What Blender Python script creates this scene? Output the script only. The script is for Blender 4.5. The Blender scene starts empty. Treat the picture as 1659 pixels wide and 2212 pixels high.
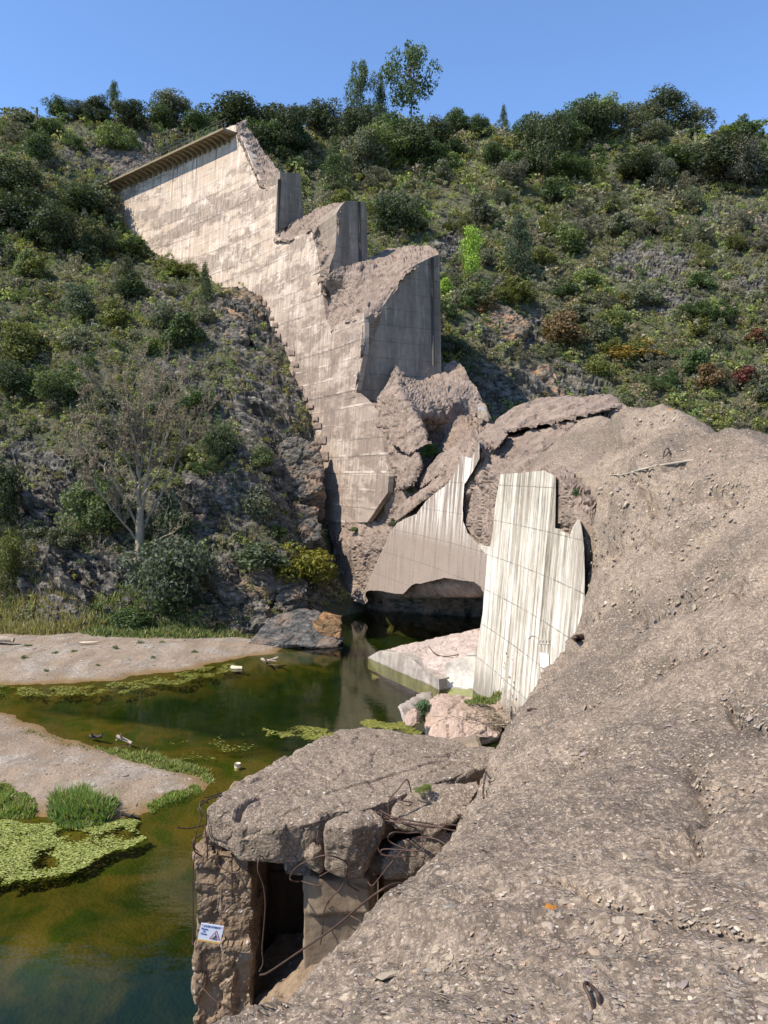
import bpy, bmesh, math, random
import numpy as np
from mathutils import Vector, Matrix
from mathutils.geometry import delaunay_2d_cdt
random.seed(7); RNG = np.random.default_rng(7)
sc = bpy.context.scene; COL = sc.collection
R = math.radians
# ------------------------------------------------------------------ camera, sky, sun, exposure
CAMZ = 12.0; PITCH = R(-3.0); FOC = 1596.0
cam = bpy.data.cameras.new('camera'); camo = bpy.data.objects.new('camera', cam); COL.objects.link(camo)
camo.location = (0, 0, CAMZ); camo.rotation_euler = (R(90) + PITCH, 0, 0)
cam.sensor_fit = 'VERTICAL'; cam.sensor_height = 24.0; cam.lens = 24.0 * FOC / 2212.0
cam.clip_start = .05; cam.clip_end = 3000; sc.camera = camo
SUN_EL = R(50); SUN_AZ = math.atan2(-.90, -.44)          # direction towards the sun, x = -.90, y = -.44
w = bpy.data.worlds.new('World'); sc.world = w; w.use_nodes = True
nt = w.node_tree; bg = nt.nodes['Background']; sky = nt.nodes.new('ShaderNodeTexSky')
sky.sky_type = 'NISHITA'; sky.sun_disc = False; sky.sun_elevation = SUN_EL; sky.sun_rotation = SUN_AZ
sky.air_density = 1.0; sky.dust_density = .1; sky.ozone_density = 6.0; sky.altitude = 1800
nt.links.new(sky.outputs[0], bg.inputs[0]); bg.inputs[1].default_value = .145
sl = bpy.data.lights.new('sun', 'SUN'); sl.energy = 3.9; sl.angle = R(.5); sl.color = (1, .92, .80)
so = bpy.data.objects.new('sun', sl); COL.objects.link(so)
sd_ = Vector((math.sin(SUN_AZ) * math.cos(SUN_EL), math.cos(SUN_AZ) * math.cos(SUN_EL), math.sin(SUN_EL)))
so.rotation_euler = sd_.to_track_quat('Z', 'Y').to_euler()
sc.view_settings.view_transform = 'Standard'; sc.view_settings.look = 'None'
sc.view_settings.exposure = 1.0; sc.view_settings.gamma = 1; sc.view_settings.use_curve_mapping = False
sc.cycles.max_bounces = 8; sc.cycles.transparent_max_bounces = 8

# ------------------------------------------------------------------ survey: sight lines of the photograph -> places
ct, st = math.cos(PITCH), math.sin(PITCH)
def rays(P):
    P = np.atleast_2d(np.asarray(P, float)); u = (P[:, 0] - 829.5) / FOC; v = (1106 - P[:, 1]) / FOC
    d = np.stack([u, ct - v * st, st + v * ct], 1); return d / d[:, 1:2]
def at(x, y, Y):
    d = rays([(x, y)])[0]; return Vector((d[0] * Y, Y, CAMZ + d[2] * Y))
def atz(x, y, z=0.):
    d = rays([(x, y)])[0]; t = (z - CAMZ) / d[2]; return Vector((d[0] * t, t, z))
AC = np.array([-97., 20.])                               # centre of the dam's arch
def rface(z): return 104 + z * 4.5 / 57
def cone(P, off=0.):
    d = rays(P); t = np.full(len(d), 50.); off = np.broadcast_to(off, t.shape)
    a = d[:, 0] ** 2 + 1; b = -2 * (d[:, 0] * AC[0] + AC[1])
    for _ in range(50):
        r = rface(CAMZ + d[:, 2] * t) + off; c = AC @ AC - r * r; t = (-b + np.sqrt(b * b - 4 * a * c)) / (2 * a)
    return d * t[:, None] + [0, 0, CAMZ]
def radial(P, phi):
    d = rays(P); n = np.array([-math.sin(R(phi)), math.cos(R(phi))]); t = (n @ AC) / (d[:, :2] @ n)
    return d * t[:, None] + [0, 0, CAMZ]
def radoff(x, y, phi):
    p = radial([(x, y)], phi)[0]; return np.hypot(*(p[:2] - AC)) - rface(p[2])
class TPS:
    def __init__(s, P, v, reg=1e-4):
        P = np.asarray(P, float); s.m = P.mean(0); s.s = P.std(); s.P = (P - s.m) / s.s; n = len(P)
        K = s.k(s.P, s.P) + reg * np.eye(n); A = np.zeros((n + 3, n + 3)); A[:n, :n] = K
        A[:n, n] = 1; A[:n, n + 1:] = s.P; A[n, :n] = 1; A[n + 1:, :n] = s.P.T
        s.w = np.linalg.solve(A, np.concatenate([np.asarray(v, float), [0, 0, 0]]))
    def k(s, a, b):
        r2 = ((a[:, None] - b[None]) ** 2).sum(2) + 1e-12; return .5 * r2 * np.log(r2)
    def __call__(s, Q):
        Q = (np.atleast_2d(Q) - s.m) / s.s; out = np.empty(len(Q)); n = len(s.P)
        for i in range(0, len(Q), 20000):
            q = Q[i:i + 20000]; out[i:i + 20000] = s.k(q, s.P) @ s.w[:n] + s.w[n] + q @ s.w[n + 1:]
        return out
# ------------------------------------------------------------------ noise
_perm = RNG.permutation(256); _perm = np.concatenate([_perm, _perm, _perm])
_g = RNG.normal(size=(256, 3)); _g /= np.linalg.norm(_g, axis=1)[:, None]
def perlin(p):
    p = np.asarray(p, float); i = np.floor(p).astype(int); f = p - i; i &= 255; u = f * f * f * (f * (f * 6 - 15) + 10)
    r = 0
    for a in (0, 1):
        for b in (0, 1):
            for c in (0, 1):
                h = _perm[_perm[_perm[(i[:, 0] + a) & 255] + ((i[:, 1] + b) & 255)] + ((i[:, 2] + c) & 255)]
                g = _g[h]; dv = (g * (f - [a, b, c])).sum(1)
                r = r + dv * (u[:, 0] if a else 1 - u[:, 0]) * (u[:, 1] if b else 1 - u[:, 1]) * (u[:, 2] if c else 1 - u[:, 2])
    return r * 1.6
def fbm(p, o=4, ridged=False):
    s = 0; a = 1; n = 0; q = np.array(p, float)
    for k in range(o):
        v = perlin(q + k * 17.3); v = (1 - 2 * np.abs(v)) if ridged else v
        s = s + a * v; n += a; a *= .5; q = q * 2.03
    return s / n
def cells(p, jit=1.):
    """distance to the nearest and second nearest seed, and a random value per cell"""
    p = np.asarray(p, float); i0 = np.floor(p).astype(int); f1 = np.full(len(p), 9.); f2 = f1.copy(); val = np.zeros(len(p))
    for a in (-1, 0, 1):
        for b in (-1, 0, 1):
            for c in (-1, 0, 1):
                i = i0 + [a, b, c]; h = _perm[_perm[_perm[i[:, 0] & 255] + (i[:, 1] & 255)] + (i[:, 2] & 255)]
                s = i + .5 + _g[h] * .45 * jit; d = np.linalg.norm(p - s, axis=1)
                m = d < f1; f2 = np.where(m, f1, np.minimum(f2, d)); val = np.where(m, h / 256., val); f1 = np.where(m, d, f1)
    return f1, f2, val
def xy3(x, y, k=1.): return np.stack([x * k, y * k, np.zeros_like(x)], 1)
# ------------------------------------------------------------------ node materials
class NT:
    def __init__(s, name):
        s.m = bpy.data.materials.new(name); s.m.use_nodes = True; s.t = s.m.node_tree; s.t.nodes.clear()
        s.out = s.t.nodes.new('ShaderNodeOutputMaterial'); s.geo = s.n('NewGeometry'); s.pos = s.geo.outputs['Position']
    def n(s, typ, ins=None, **kw):
        x = s.t.nodes.new('ShaderNode' + typ)
        for k, v in kw.items(): setattr(x, k, v)
        for k, v in (ins or {}).items():
            if isinstance(v, bpy.types.NodeSocket): s.t.links.new(v, x.inputs[k])
            else: x.inputs[k].default_value = v
        return x
    def math(s, op, a, b=0., c=0.): return s.n('Math', {0: a, 1: b, 2: c}, operation=op).outputs[0]
    def sc3(s, v, k): return s.n('VectorMath', {0: v, 1: k}, operation='MULTIPLY').outputs[0]
    def noise(s, v, scale, detail=5, rough=.6, dist=0.): return s.n('TexNoise', {'Vector': v, 'Scale': scale, 'Detail': detail, 'Roughness': rough, 'Distortion': dist}).outputs[0]
    def ramp(s, f, stops):
        x = s.n('ValToRGB', {0: f}); e = x.color_ramp.elements
        while len(e) < len(stops): e.new(.5)
        for i, (p, c) in enumerate(stops): e[i].position = p; e[i].color = tuple(c) + (1,) if not isinstance(c, (int, float)) else (c, c, c, 1)
        return x.outputs[0]
    def mix(s, f, a, b, mode='MIX'):
        x = s.n('Mix', data_type='RGBA', blend_type=mode)
        for k, v in ((0, f), (6, a), (7, b)):
            if isinstance(v, bpy.types.NodeSocket): s.t.links.new(v, x.inputs[k])
            else: x.inputs[k].default_value = (tuple(v) + (1,)) if isinstance(v, tuple) else v
        return x.outputs[2]
    def rng(s, v, a, b, c=0., d=1.): return s.n('MapRange', {0: v, 1: a, 2: b, 3: c, 4: d}).outputs[0]
    def bump(s, h, st=.5, dist=.05, nrm=None):
        i = {'Strength': st, 'Distance': dist, 'Height': h}
        if nrm: i['Normal'] = nrm
        return s.n('Bump', i).outputs[0]
    def attr(s, name): return s.n('Attribute', attribute_name=name)
    def uv(s): return s.n('UVMap').outputs[0]
    def sep(s, v): return s.n('SeparateXYZ', {0: v}).outputs
    def comb(s, x, y, z=0.): return s.n('CombineXYZ', {0: x, 1: y, 2: z}).outputs[0]
    def pr(s, col, rough=.9, nrm=None, spec=.3, metal=0.):
        i = {'Base Color': col if isinstance(col, bpy.types.NodeSocket) else tuple(col) + (1,), 'Roughness': rough, 'Specular IOR Level': spec, 'Metallic': metal}
        if nrm: i['Normal'] = nrm
        b = s.n('BsdfPrincipled', i); s.t.links.new(b.outputs[0], s.out.inputs[0]); return s.m
def mat_broken(name, base=(.245, .20, .175), dark=(.12, .10, .09), pale=(.46, .40, .34), scale=1., speck=.5, lichen=.5, bumpd=.12):
    m = NT(name); p = m.pos
    big = m.noise(p, .35 * scale, 4); mid = m.noise(p, 2.2 * scale, 6, .65); fine = m.noise(p, 14 * scale, 5, .7)
    c = m.mix(m.ramp(big, [(.35, 0.), (.65, 1.)]), base, tuple(x * .82 for x in base))
    c = m.mix(m.ramp(mid, [(.35, 1.), (.58, 0.)]), c, dark)
    vor = m.n('TexVoronoi', {'Vector': p, 'Scale': 7. * scale, 'Randomness': 1.}); vd = vor.outputs['Distance']
    vc = m.sep(vor.outputs['Color'])
    sel = m.math('MULTIPLY', m.ramp(vd, [(.22, 1.), (.34, 0.)]), m.ramp(vc[0], [(1 - speck, 0.), (1 - speck + .1, 1.)]))
    stone = m.ramp(vc[1], [(0, (.40, .34, .28)), (.35, (.52, .46, .38)), (.6, (.36, .30, .31)), (.85, (.60, .52, .42)), (1, pale)])
    c = m.mix(sel, c, stone)
    l = m.math('MULTIPLY', m.ramp(m.noise(p, .9 * scale, 8, .7), [(.52, 0.), (.66, 1.)]), lichen)
    c = m.mix(l, c, (.075, .07, .065))
    c = m.mix(m.ramp(fine, [(.3, .35), (.7, 0.)]), c, (.06, .05, .045))
    h = m.math('ADD', m.math('MULTIPLY', mid, 1.2), m.math('ADD', m.math('MULTIPLY', fine, .45), m.math('MULTIPLY', sel, .12)))
    return m.pr(c, .95, m.bump(h, .75, bumpd), .15)
def mat_face():
    m = NT('formed_concrete'); x, y, _ = m.sep(m.uv())
    wob = m.noise(m.uv(), .8, 3)
    base = m.mix(m.noise(m.comb(x, y), .5, 5), (.56, .435, .325), (.44, .34, .255))
    # pale leached runs
    run = m.noise(m.comb(m.math('MULTIPLY', x, 2.4), m.math('MULTIPLY', y, .22)), 1., 5, .6)
    patch = m.noise(m.comb(m.math('MULTIPLY', x, .23), m.math('MULTIPLY', y, .30)), 1., 6, .65)
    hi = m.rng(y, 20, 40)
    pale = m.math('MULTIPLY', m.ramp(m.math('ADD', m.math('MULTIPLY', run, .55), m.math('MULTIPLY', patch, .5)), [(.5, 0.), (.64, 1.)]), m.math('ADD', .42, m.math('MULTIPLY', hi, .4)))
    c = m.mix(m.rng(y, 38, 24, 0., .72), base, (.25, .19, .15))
    c = m.mix(pale, c, (.74, .625, .51))
    # brown-grey weathering in level bands
    st_ = m.noise(m.comb(m.math('MULTIPLY', x, .35), m.math('MULTIPLY', y, .75)), 1., 8, .72)
    band = m.noise(m.comb(m.math('MULTIPLY', x, .04), m.math('MULTIPLY', y, .28)), 1., 3, .5)
    sm = m.ramp(m.math('ADD', m.math('MULTIPLY', st_, .62), m.math('MULTIPLY', band, .42)), [(.505, 0.), (.55, 1.)])
    c = m.mix(m.math('MULTIPLY', sm, m.ramp(m.noise(m.comb(m.math('MULTIPLY', x, 3.), m.math('MULTIPLY', y, .6)), 1., 5, .75), [(.35, .95), (.6, .35)])), c, (.15, .112, .088))
    # dark drips below the crest
    dr = m.noise(m.comb(m.math('MULTIPLY', x, 1.15), m.math('MULTIPLY', y, .07)), 1., 4, .7)
    c = m.mix(m.math('MULTIPLY', m.ramp(dr, [(.53, 0.), (.6, 1.)]), m.rng(y, 47.5, 55., 0., .85)), c, (.07, .06, .055))
    # fine runs all over
    fr = m.noise(m.comb(m.math('MULTIPLY', x, 5.), m.math('MULTIPLY', y, .25)), 1., 4, .7)
    c = m.mix(m.ramp(fr, [(.4, .35), (.6, 0.)]), c, (.19, .155, .13))
    yy = m.math('ADD', y, m.math('MULTIPLY', wob, .12))
    fy = m.math('FRACT', m.math('DIVIDE', yy, 1.5)); ln = m.math('LESS_THAN', fy, .05)
    fx = m.math('FRACT', m.math('DIVIDE', m.math('ADD', x, 2.1), 12.9)); lv = m.math('LESS_THAN', fx, .008)
    line = m.math('MAXIMUM', ln, lv)
    c = m.mix(m.math('MULTIPLY', line, m.ramp(m.noise(m.comb(x, y), .6, 4), [(.38, .08), (.6, .5)])), c, (.13, .10, .08))
    pl = m.math('MULTIPLY', m.math('LESS_THAN', m.math('ABSOLUTE', m.math('SUBTRACT', fy, .12)), .05), m.ramp(m.noise(m.comb(x, y), .35, 5, .7), [(.5, 0.), (.6, .55)]))
    c = m.mix(pl, c, (.62, .54, .46))
    h = m.math('SUBTRACT', m.math('MULTIPLY', m.noise(m.comb(x, y), 5, 5), .3), line)
    return m.pr(c, .9, m.bump(h, .7, .06), .2)
def mat_white():
    m = NT('streaked_white_concrete'); x, y, _ = m.sep(m.uv()); mu = lambda a, k: m.math('MULTIPLY', a, k)
    xw = m.math('ADD', x, mu(m.math('SUBTRACT', m.noise(m.comb(x, y), 1.2, 4), .5), .06))
    a = m.noise(m.comb(mu(xw, 1.9), mu(y, .05)), 1., 7, .78); b = m.noise(m.comb(mu(xw, 8), mu(y, .14)), 1., 5, .7)
    s_ = m.math('ADD', mu(a, .62), mu(b, .38)); blot = m.noise(m.comb(mu(x, 1.1), mu(y, .5)), 1., 9, .78)
    s_ = m.math('ADD', s_, mu(m.math('SUBTRACT', blot, .5), .22))
    c = m.ramp(m.math('SUBTRACT', s_, m.rng(y, 6, 11, -.008, .022)), [(.40, (.13, .108, .083)), (.455, (.28, .24, .185)), (.505, (.48, .43, .35)), (.565, (.66, .61, .52)), (.67, (.78, .74, .66))])
    c = m.mix(m.ramp(m.noise(m.comb(mu(x, .5), mu(y, .3)), 1., 6, .7), [(.36, .6), (.5, 0.)]), c, (.37, .32, .255))
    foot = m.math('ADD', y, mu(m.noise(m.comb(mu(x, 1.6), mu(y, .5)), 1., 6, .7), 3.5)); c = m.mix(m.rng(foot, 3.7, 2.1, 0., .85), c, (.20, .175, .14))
    fy = m.math('FRACT', m.math('DIVIDE', m.math('ADD', y, mu(m.noise(m.comb(x, y), 4., 5, .7), .09)), 1.9)); ln = m.math('LESS_THAN', fy, .022)
    c = m.mix(mu(ln, m.ramp(m.noise(m.comb(x, y), 2.2, 4), [(.4, .2), (.55, .85)])), c, (.14, .12, .10))
    return m.pr(c, .88, m.bump(m.math('SUBTRACT', mu(m.noise(m.comb(x, y), 7, 7, .7), .6), ln), .7, .04), .15)
def mat_dull(name='formed_concrete_dull', c0=(.27, .215, .165), c1=(.16, .125, .095), pale=(.40, .33, .26)):
    m = NT(name); p = m.pos; x, y, z = m.sep(p)
    q = m.comb(m.math('MULTIPLY', x, 1.), m.math('MULTIPLY', y, 1.), m.math('MULTIPLY', z, .12))
    c = m.mix(m.ramp(m.noise(q, .9, 5, .6), [(.36, 0.), (.6, 1.)]), c1, c0)
    c = m.mix(m.ramp(m.noise(q, 2.6, 5, .7), [(.55, 0.), (.68, .6)]), c, pale)
    c = m.mix(m.ramp(m.noise(p, 1.2, 7, .7), [(.35, .5), (.55, 0.)]), c, (.11, .095, .08))
    fz = m.math('FRACT', m.math('DIVIDE', z, 1.5)); ln = m.math('LESS_THAN', fz, .04)
    c = m.mix(m.math('MULTIPLY', ln, m.ramp(m.noise(p, .8, 4), [(.4, .0), (.6, .6)])), c, (.06, .05, .04))
    return m.pr(c, .92, m.bump(m.math('SUBTRACT', m.math('MULTIPLY', m.noise(p, 5, 6), .6), ln), .6, .06), .2)
def mat_plain(name, c, var=.25, scale=6., rough=.85, bump=.02, metal=0., spec=.3):
    m = NT(name); p = m.n('TexCoord').outputs['Object']; n = m.noise(p, scale, 6, .65)
    cc = m.mix(m.ramp(n, [(.3, 0.), (.7, 1.)]), tuple(min(1, x * (1 + var)) for x in c), tuple(x * (1 - var) for x in c))
    return m.pr(cc, rough, m.bump(n, .6, bump), spec, metal)
def mat_hill():
    m = NT('hillside_rock_and_soil'); p = m.pos; rk = m.attr('rock').outputs['Fac']
    x, y, z = m.sep(p)
    strat = m.n('VectorMath', {0: p, 1: (1., .35, 2.6)}, operation='MULTIPLY').outputs[0]
    n1 = m.noise(strat, 1.1, 8, .7, .4); n2 = m.noise(p, 4.5, 6, .7); n0 = m.noise(p, .25, 4)
    rock = m.ramp(n1, [(.36, (.022, .022, .021)), (.47, (.085, .078, .066)), (.58, (.18, .164, .137)), (.72, (.38, .34, .285))])
    rock = m.mix(m.ramp(n0, [(.5, 0.), (.64, .45)]), rock, (.20, .165, .13))
    soil = m.mix(m.ramp(n2, [(.35, 0.), (.65, 1.)]), (.045, .052, .024), (.125, .125, .075))
    soil = m.mix(m.ramp(n0, [(.4, 0.), (.62, 1.)]), soil, (.09, .085, .052))
    c = m.mix(m.ramp(m.math('ADD', rk, m.math('MULTIPLY', m.math('SUBTRACT', n2, .5), .5)), [(.38, 0.), (.52, 1.)]), soil, rock)
    h = m.math('ADD', m.math('MULTIPLY', n1, 1.), m.math('MULTIPLY', n2, .4))
    return m.pr(c, .95, m.bump(h, .9, .3), .15)
def mat_rock(name='schist', tint=(1, 1, 1), layer=(1.2, .5, 3.2), sc_=1.2):
    m = NT(name); p = m.pos; q = m.sc3(p, layer)
    n1 = m.noise(q, sc_, 9, .72, .5); n2 = m.noise(p, 5.5, 6, .7); n0 = m.noise(p, .6, 4)
    t = lambda c: tuple(a * b for a, b in zip(c, tint))
    c = m.ramp(n1, [(.36, t((.022, .021, .02))), (.48, t((.08, .072, .06))), (.59, t((.165, .148, .122))), (.74, t((.35, .305, .25)))])
    c = m.mix(m.ramp(n0, [(.5, 0.), (.62, .55)]), c, t((.30, .19, .12)))
    c = m.mix(m.ramp(n2, [(.5, 0.), (.7, .4)]), c, t((.10, .105, .07)))
    return m.pr(c, .85, m.bump(m.math('ADD', n1, m.math('MULTIPLY', n2, .4)), .9, .18), .25)
def mat_bed():
    m = NT('river_bed_and_gravel'); p = m.pos; x, y, z = m.sep(p)
    vor = m.n('TexVoronoi', {'Vector': p, 'Scale': 9.}); vc = m.sep(vor.outputs['Color'])
    n2 = m.noise(p, .45, 6, .6); n3 = m.noise(p, 2.4, 6, .7); n4 = m.noise(p, 12, 4, .7)
    grav = m.ramp(vc[0], [(0, (.20, .17, .135)), (.4, (.32, .27, .22)), (.7, (.26, .225, .19)), (1, (.42, .37, .31))])
    grav = m.mix(m.ramp(n4, [(.4, .4), (.6, 0.)]), grav, (.20, .165, .13))
    sand = m.mix(n3, (.29, .215, .15), (.21, .15, .10))
    g = m.mix(m.ramp(n2, [(.42, 0.), (.56, .8)]), grav, sand)
    tuft = m.math('MULTIPLY', m.ramp(n3, [(.6, 0.), (.68, 1.)]), m.ramp(n2, [(.5, .7), (.38, 0.)]))
    g = m.mix(tuft, g, (.13, .145, .055)); g = m.mix(m.ramp(m.noise(m.sc3(p, (1., .45, 1.)), .9, 8, .75), [(.42, .55), (.56, 0.)]), g, (.14, .11, .08))
    zz = m.math('ADD', z, m.math('MULTIPLY', m.math('SUBTRACT', n3, .5), .14))
    wet = m.mix(m.rng(zz, .02, .14), (.17, .11, .05), g)
    al = m.noise(p, .55, 7, .65, .6)
    shallow = m.mix(m.ramp(al, [(.40, 1.), (.56, 0.)]), (.17, .11, .045), (.07, .085, .018))
    deep = m.mix(m.ramp(al, [(.42, 0.), (.62, 1.)]), (.010, .026, .005), (.036, .042, .009))
    deep = m.mix(m.ramp(m.noise(p, 1.7, 6, .7), [(.5, 0.), (.64, .75)]), deep, (.012, .025, .006))
    uw = m.mix(m.rng(m.math('ADD', z, m.math('MULTIPLY', m.math('SUBTRACT', n2, .5), 1.1)), -.25, -.85), shallow, deep)  # depth colour: algae tones plus light lost in the water, painted on the bed
    c = m.mix(m.rng(zz, -.10, .0), uw, wet)
    return m.pr(c, .95, m.bump(m.math('ADD', vor.outputs['Distance'], m.math('MULTIPLY', n3, 1.)), .5, .05), .1)
def mat_water():
    m = NT('river_water'); p = m.pos
    n = m.noise(m.sc3(p, (1, 1.6, 1)), 1.6, 3, .5); n2 = m.noise(m.sc3(p, (1, 2., 1)), 6., 3, .5)
    b = m.bump(m.math('ADD', n, m.math('MULTIPLY', n2, .22)), .10, .05)
    fr = m.n('Fresnel', {'IOR': 1.34, 'Normal': b}).outputs[0]
    t = m.n('BsdfTransparent', {0: (.62, .68, .38, 1)}).outputs[0]
    g = m.n('BsdfGlossy', {'Color': (1, 1, 1, 1), 'Roughness': .015, 'Normal': b}).outputs[0]
    x = m.n('MixShader', {0: fr, 1: t, 2: g}).outputs[0]; m.t.links.new(x, m.out.inputs[0]); return m.m
def mat_leaf(name, src='obj', trans=.3):
    m = NT(name)
    c = m.n('ObjectInfo').outputs['Color'] if src == 'obj' else m.attr('tint').outputs['Color']
    isl = m.geo.outputs['Random Per Island']
    c = m.mix(isl, m.mix(1., c, (.66, .67, .66), 'MULTIPLY'), m.mix(1., c, (1.38, 1.33, 1.25), 'MULTIPLY'))
    d = m.n('BsdfPrincipled', {'Base Color': c, 'Roughness': .6, 'Specular IOR Level': .3}).outputs[0]
    t = m.n('BsdfTranslucent', {'Color': m.mix(1., c, (1.3, 1.4, .6), 'MULTIPLY')}).outputs[0]
    x = m.n('MixShader', {0: trans, 1: d, 2: t}).outputs[0]; m.t.links.new(x, m.out.inputs[0]); return m.m
def mat_tint(name, rough=.9, bump=.01):
    m = NT(name); c = m.attr('tint').outputs['Color']; n = m.noise(m.pos, 28, 5, .75)
    return m.pr(m.mix(n, c, m.mix(1., c, (.6, .6, .6), 'MULTIPLY')), rough, m.bump(n, .5, bump), .2)
def mat_fg(name, base, dark, lich=.8, white=0.):
    m = NT(name); p = m.pos; q = m.sc3(p, (1., .7, 1.2))
    big = m.noise(p, .28, 6, .6); mid = m.noise(q, 1.6, 8, .7, .3); fine = m.noise(p, 22, 6, .75); vf = m.noise(p, 75, 3, .7)
    c = m.mix(m.ramp(mid, [(.38, 1.), (.6, 0.)]), base, dark)
    c = m.mix(m.math('MULTIPLY', m.ramp(m.math('ADD', m.math('MULTIPLY', big, .5), m.math('MULTIPLY', mid, .5)), [(.475, 0.), (.56, 1.)]), lich), c, (.088, .074, .062))
    c = m.mix(m.ramp(fine, [(.36, .8), (.56, 0.)]), c, tuple(x * .42 for x in dark)); c = m.mix(m.ramp(fine, [(.54, 0.), (.72, .6)]), c, tuple(min(1, x * 1.9) for x in base))
    med = m.noise(q, 5.5, 6, .7, .2); h = m.math('ADD', m.math('ADD', m.math('MULTIPLY', fine, 1.1), m.math('MULTIPLY', med, 1.9)), m.math('MULTIPLY', vf, .4))
    c = m.mix(m.ramp(med, [(.36, .75), (.5, 0.)]), c, tuple(x * .5 for x in dark))
    for sc_, pb, lo in ((9., .35, .20), (21., .5, .26), (48., .5, .30)):
        v = m.n('TexVoronoi', {'Vector': m.sc3(p, (.75, 1.1, 1.4)), 'Scale': sc_}); d = v.outputs['Distance']; vc = m.sep(v.outputs['Color'])
        sel = m.math('MULTIPLY', m.ramp(m.math('ADD', d, m.math('MULTIPLY', m.math('SUBTRACT', fine, .5), .25)), [(lo, 1.), (lo + .09, 0.)]), m.ramp(vc[0], [(1 - pb, 0.), (1 - pb + .04, 1.)]))
        st = m.ramp(vc[1], [(0, (.33, .26, .20)), (.3, (.47, .38, .28)), (.5, (.27, .21, .18)), (.7, (.56, .46, .34)), (.85, (.36, .28, .25)), (1, (.60, .52, .42))])
        c = m.mix(m.math('MULTIPLY', sel, .8), c, st); h = m.math('ADD', h, m.math('MULTIPLY', sel, .35 * 9 / sc_ + .12))
    if white:
        w1 = m.n('TexVoronoi', {'Vector': m.n('VectorMath', {0: p, 1: m.n('TexNoise', {'Vector': p, 'Scale': 5.}).outputs['Color']}, operation='ADD').outputs[0], 'Scale': 5.5}); wc = m.sep(w1.outputs['Color'])
        sel = m.math('MULTIPLY', m.math('LESS_THAN', w1.outputs['Distance'], m.math('MULTIPLY', wc[2], .26)), m.math('GREATER_THAN', wc[0], 1 - white))
        sel = m.math('MULTIPLY', sel, m.rng(m.sep(m.geo.outputs['Normal'])[2], .55, .8)); c = m.mix(m.math('MULTIPLY', sel, .8), c, (.62, .60, .50))
    return m.pr(c, .95, m.bump(h, .85, .035), .12)
M = dict(
    face=mat_face(), white=mat_white(), dull=mat_dull(), broken=mat_broken('broken_concrete'),
    broken_far=mat_broken('broken_concrete_rough', base=(.36, .272, .212), dark=(.20, .15, .117), scale=.6, speck=.12, lichen=.18, bumpd=.3),
    fg=mat_fg('weathered_aggregate_concrete', (.385, .30, .222), (.235, .182, .137), .78),
    slab=mat_fg('lichened_slab_concrete', (.36, .28, .205), (.23, .178, .135), .3, .55),
    pier=mat_broken('tan_pier_concrete', base=(.33, .235, .155), dark=(.20, .14, .09), scale=1.3, speck=.25, lichen=.25, bumpd=.12),
    pink=mat_broken('pink_boulder', base=(.50, .37, .29), dark=(.33, .24, .19), scale=.9, speck=.25, lichen=.0, bumpd=.10),
    paleb=mat_broken('pale_broken_concrete', base=(.58, .47, .41), dark=(.42, .33, .28), scale=.8, speck=.3, lichen=.0, bumpd=.14),
    hill=mat_hill(), schist=mat_rock(), slate=mat_rock('slate', (.85, .9, 1.0), (1., .4, 5.), 1.5), ochre=mat_rock('ochre_rock', (1.5, 1.02, .62)),
    palerock=mat_rock('pale_rock', (1.5, 1.3, 1.1)),
    bed=mat_bed(), water=mat_water(), leaf=mat_leaf('foliage'), leafs=mat_leaf('undergrowth', 'attr'), bark=mat_plain('bark', (.12, .09, .065), .4, 9),
    dead=mat_plain('bleached_bark', (.28, .23, .16), .35, 5), rust=mat_plain('rusty_bar', (.065, .036, .026), .4, 25, .6, .003, .2, .4),
    wood=mat_plain('driftwood', (.30, .24, .18), .4, 8), palewood=mat_plain('bleached_log', (.55, .45, .32), .2, 8), tint=mat_tint('stones'),
    grass=mat_leaf('grass', 'attr', .35), algae=mat_tint('algae', .7), darkwood=mat_plain('dark_wood', (.05, .04, .03), .4, 8),
    steel=mat_plain('railing_steel', (.07, .07, .065), .3, 9, .6, .003), ledge=mat_plain('walkway_concrete', (.21, .165, .10), .3, 1.5),
    signw=mat_plain('sign_white', (.62, .68, .80), .03, 3, .5, .0), signb=mat_plain('sign_blue', (.03, .06, .30), .02, 3, .5, .0),
    signr=mat_plain('sign_red', (.45, .05, .06), .02, 3, .5, .0), signy=mat_plain('sign_ochre', (.62, .40, .12), .05, 3, .5, .0), signk=mat_plain('sign_black', (.02, .02, .025), .02, 3, .5, .0),
    chalk=mat_plain('chalk_white', (.7, .7, .66), .05, 8, .9, .0), paint=mat_plain('whitewash', (.72, .70, .64), .03, 3, .9, .005))
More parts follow.
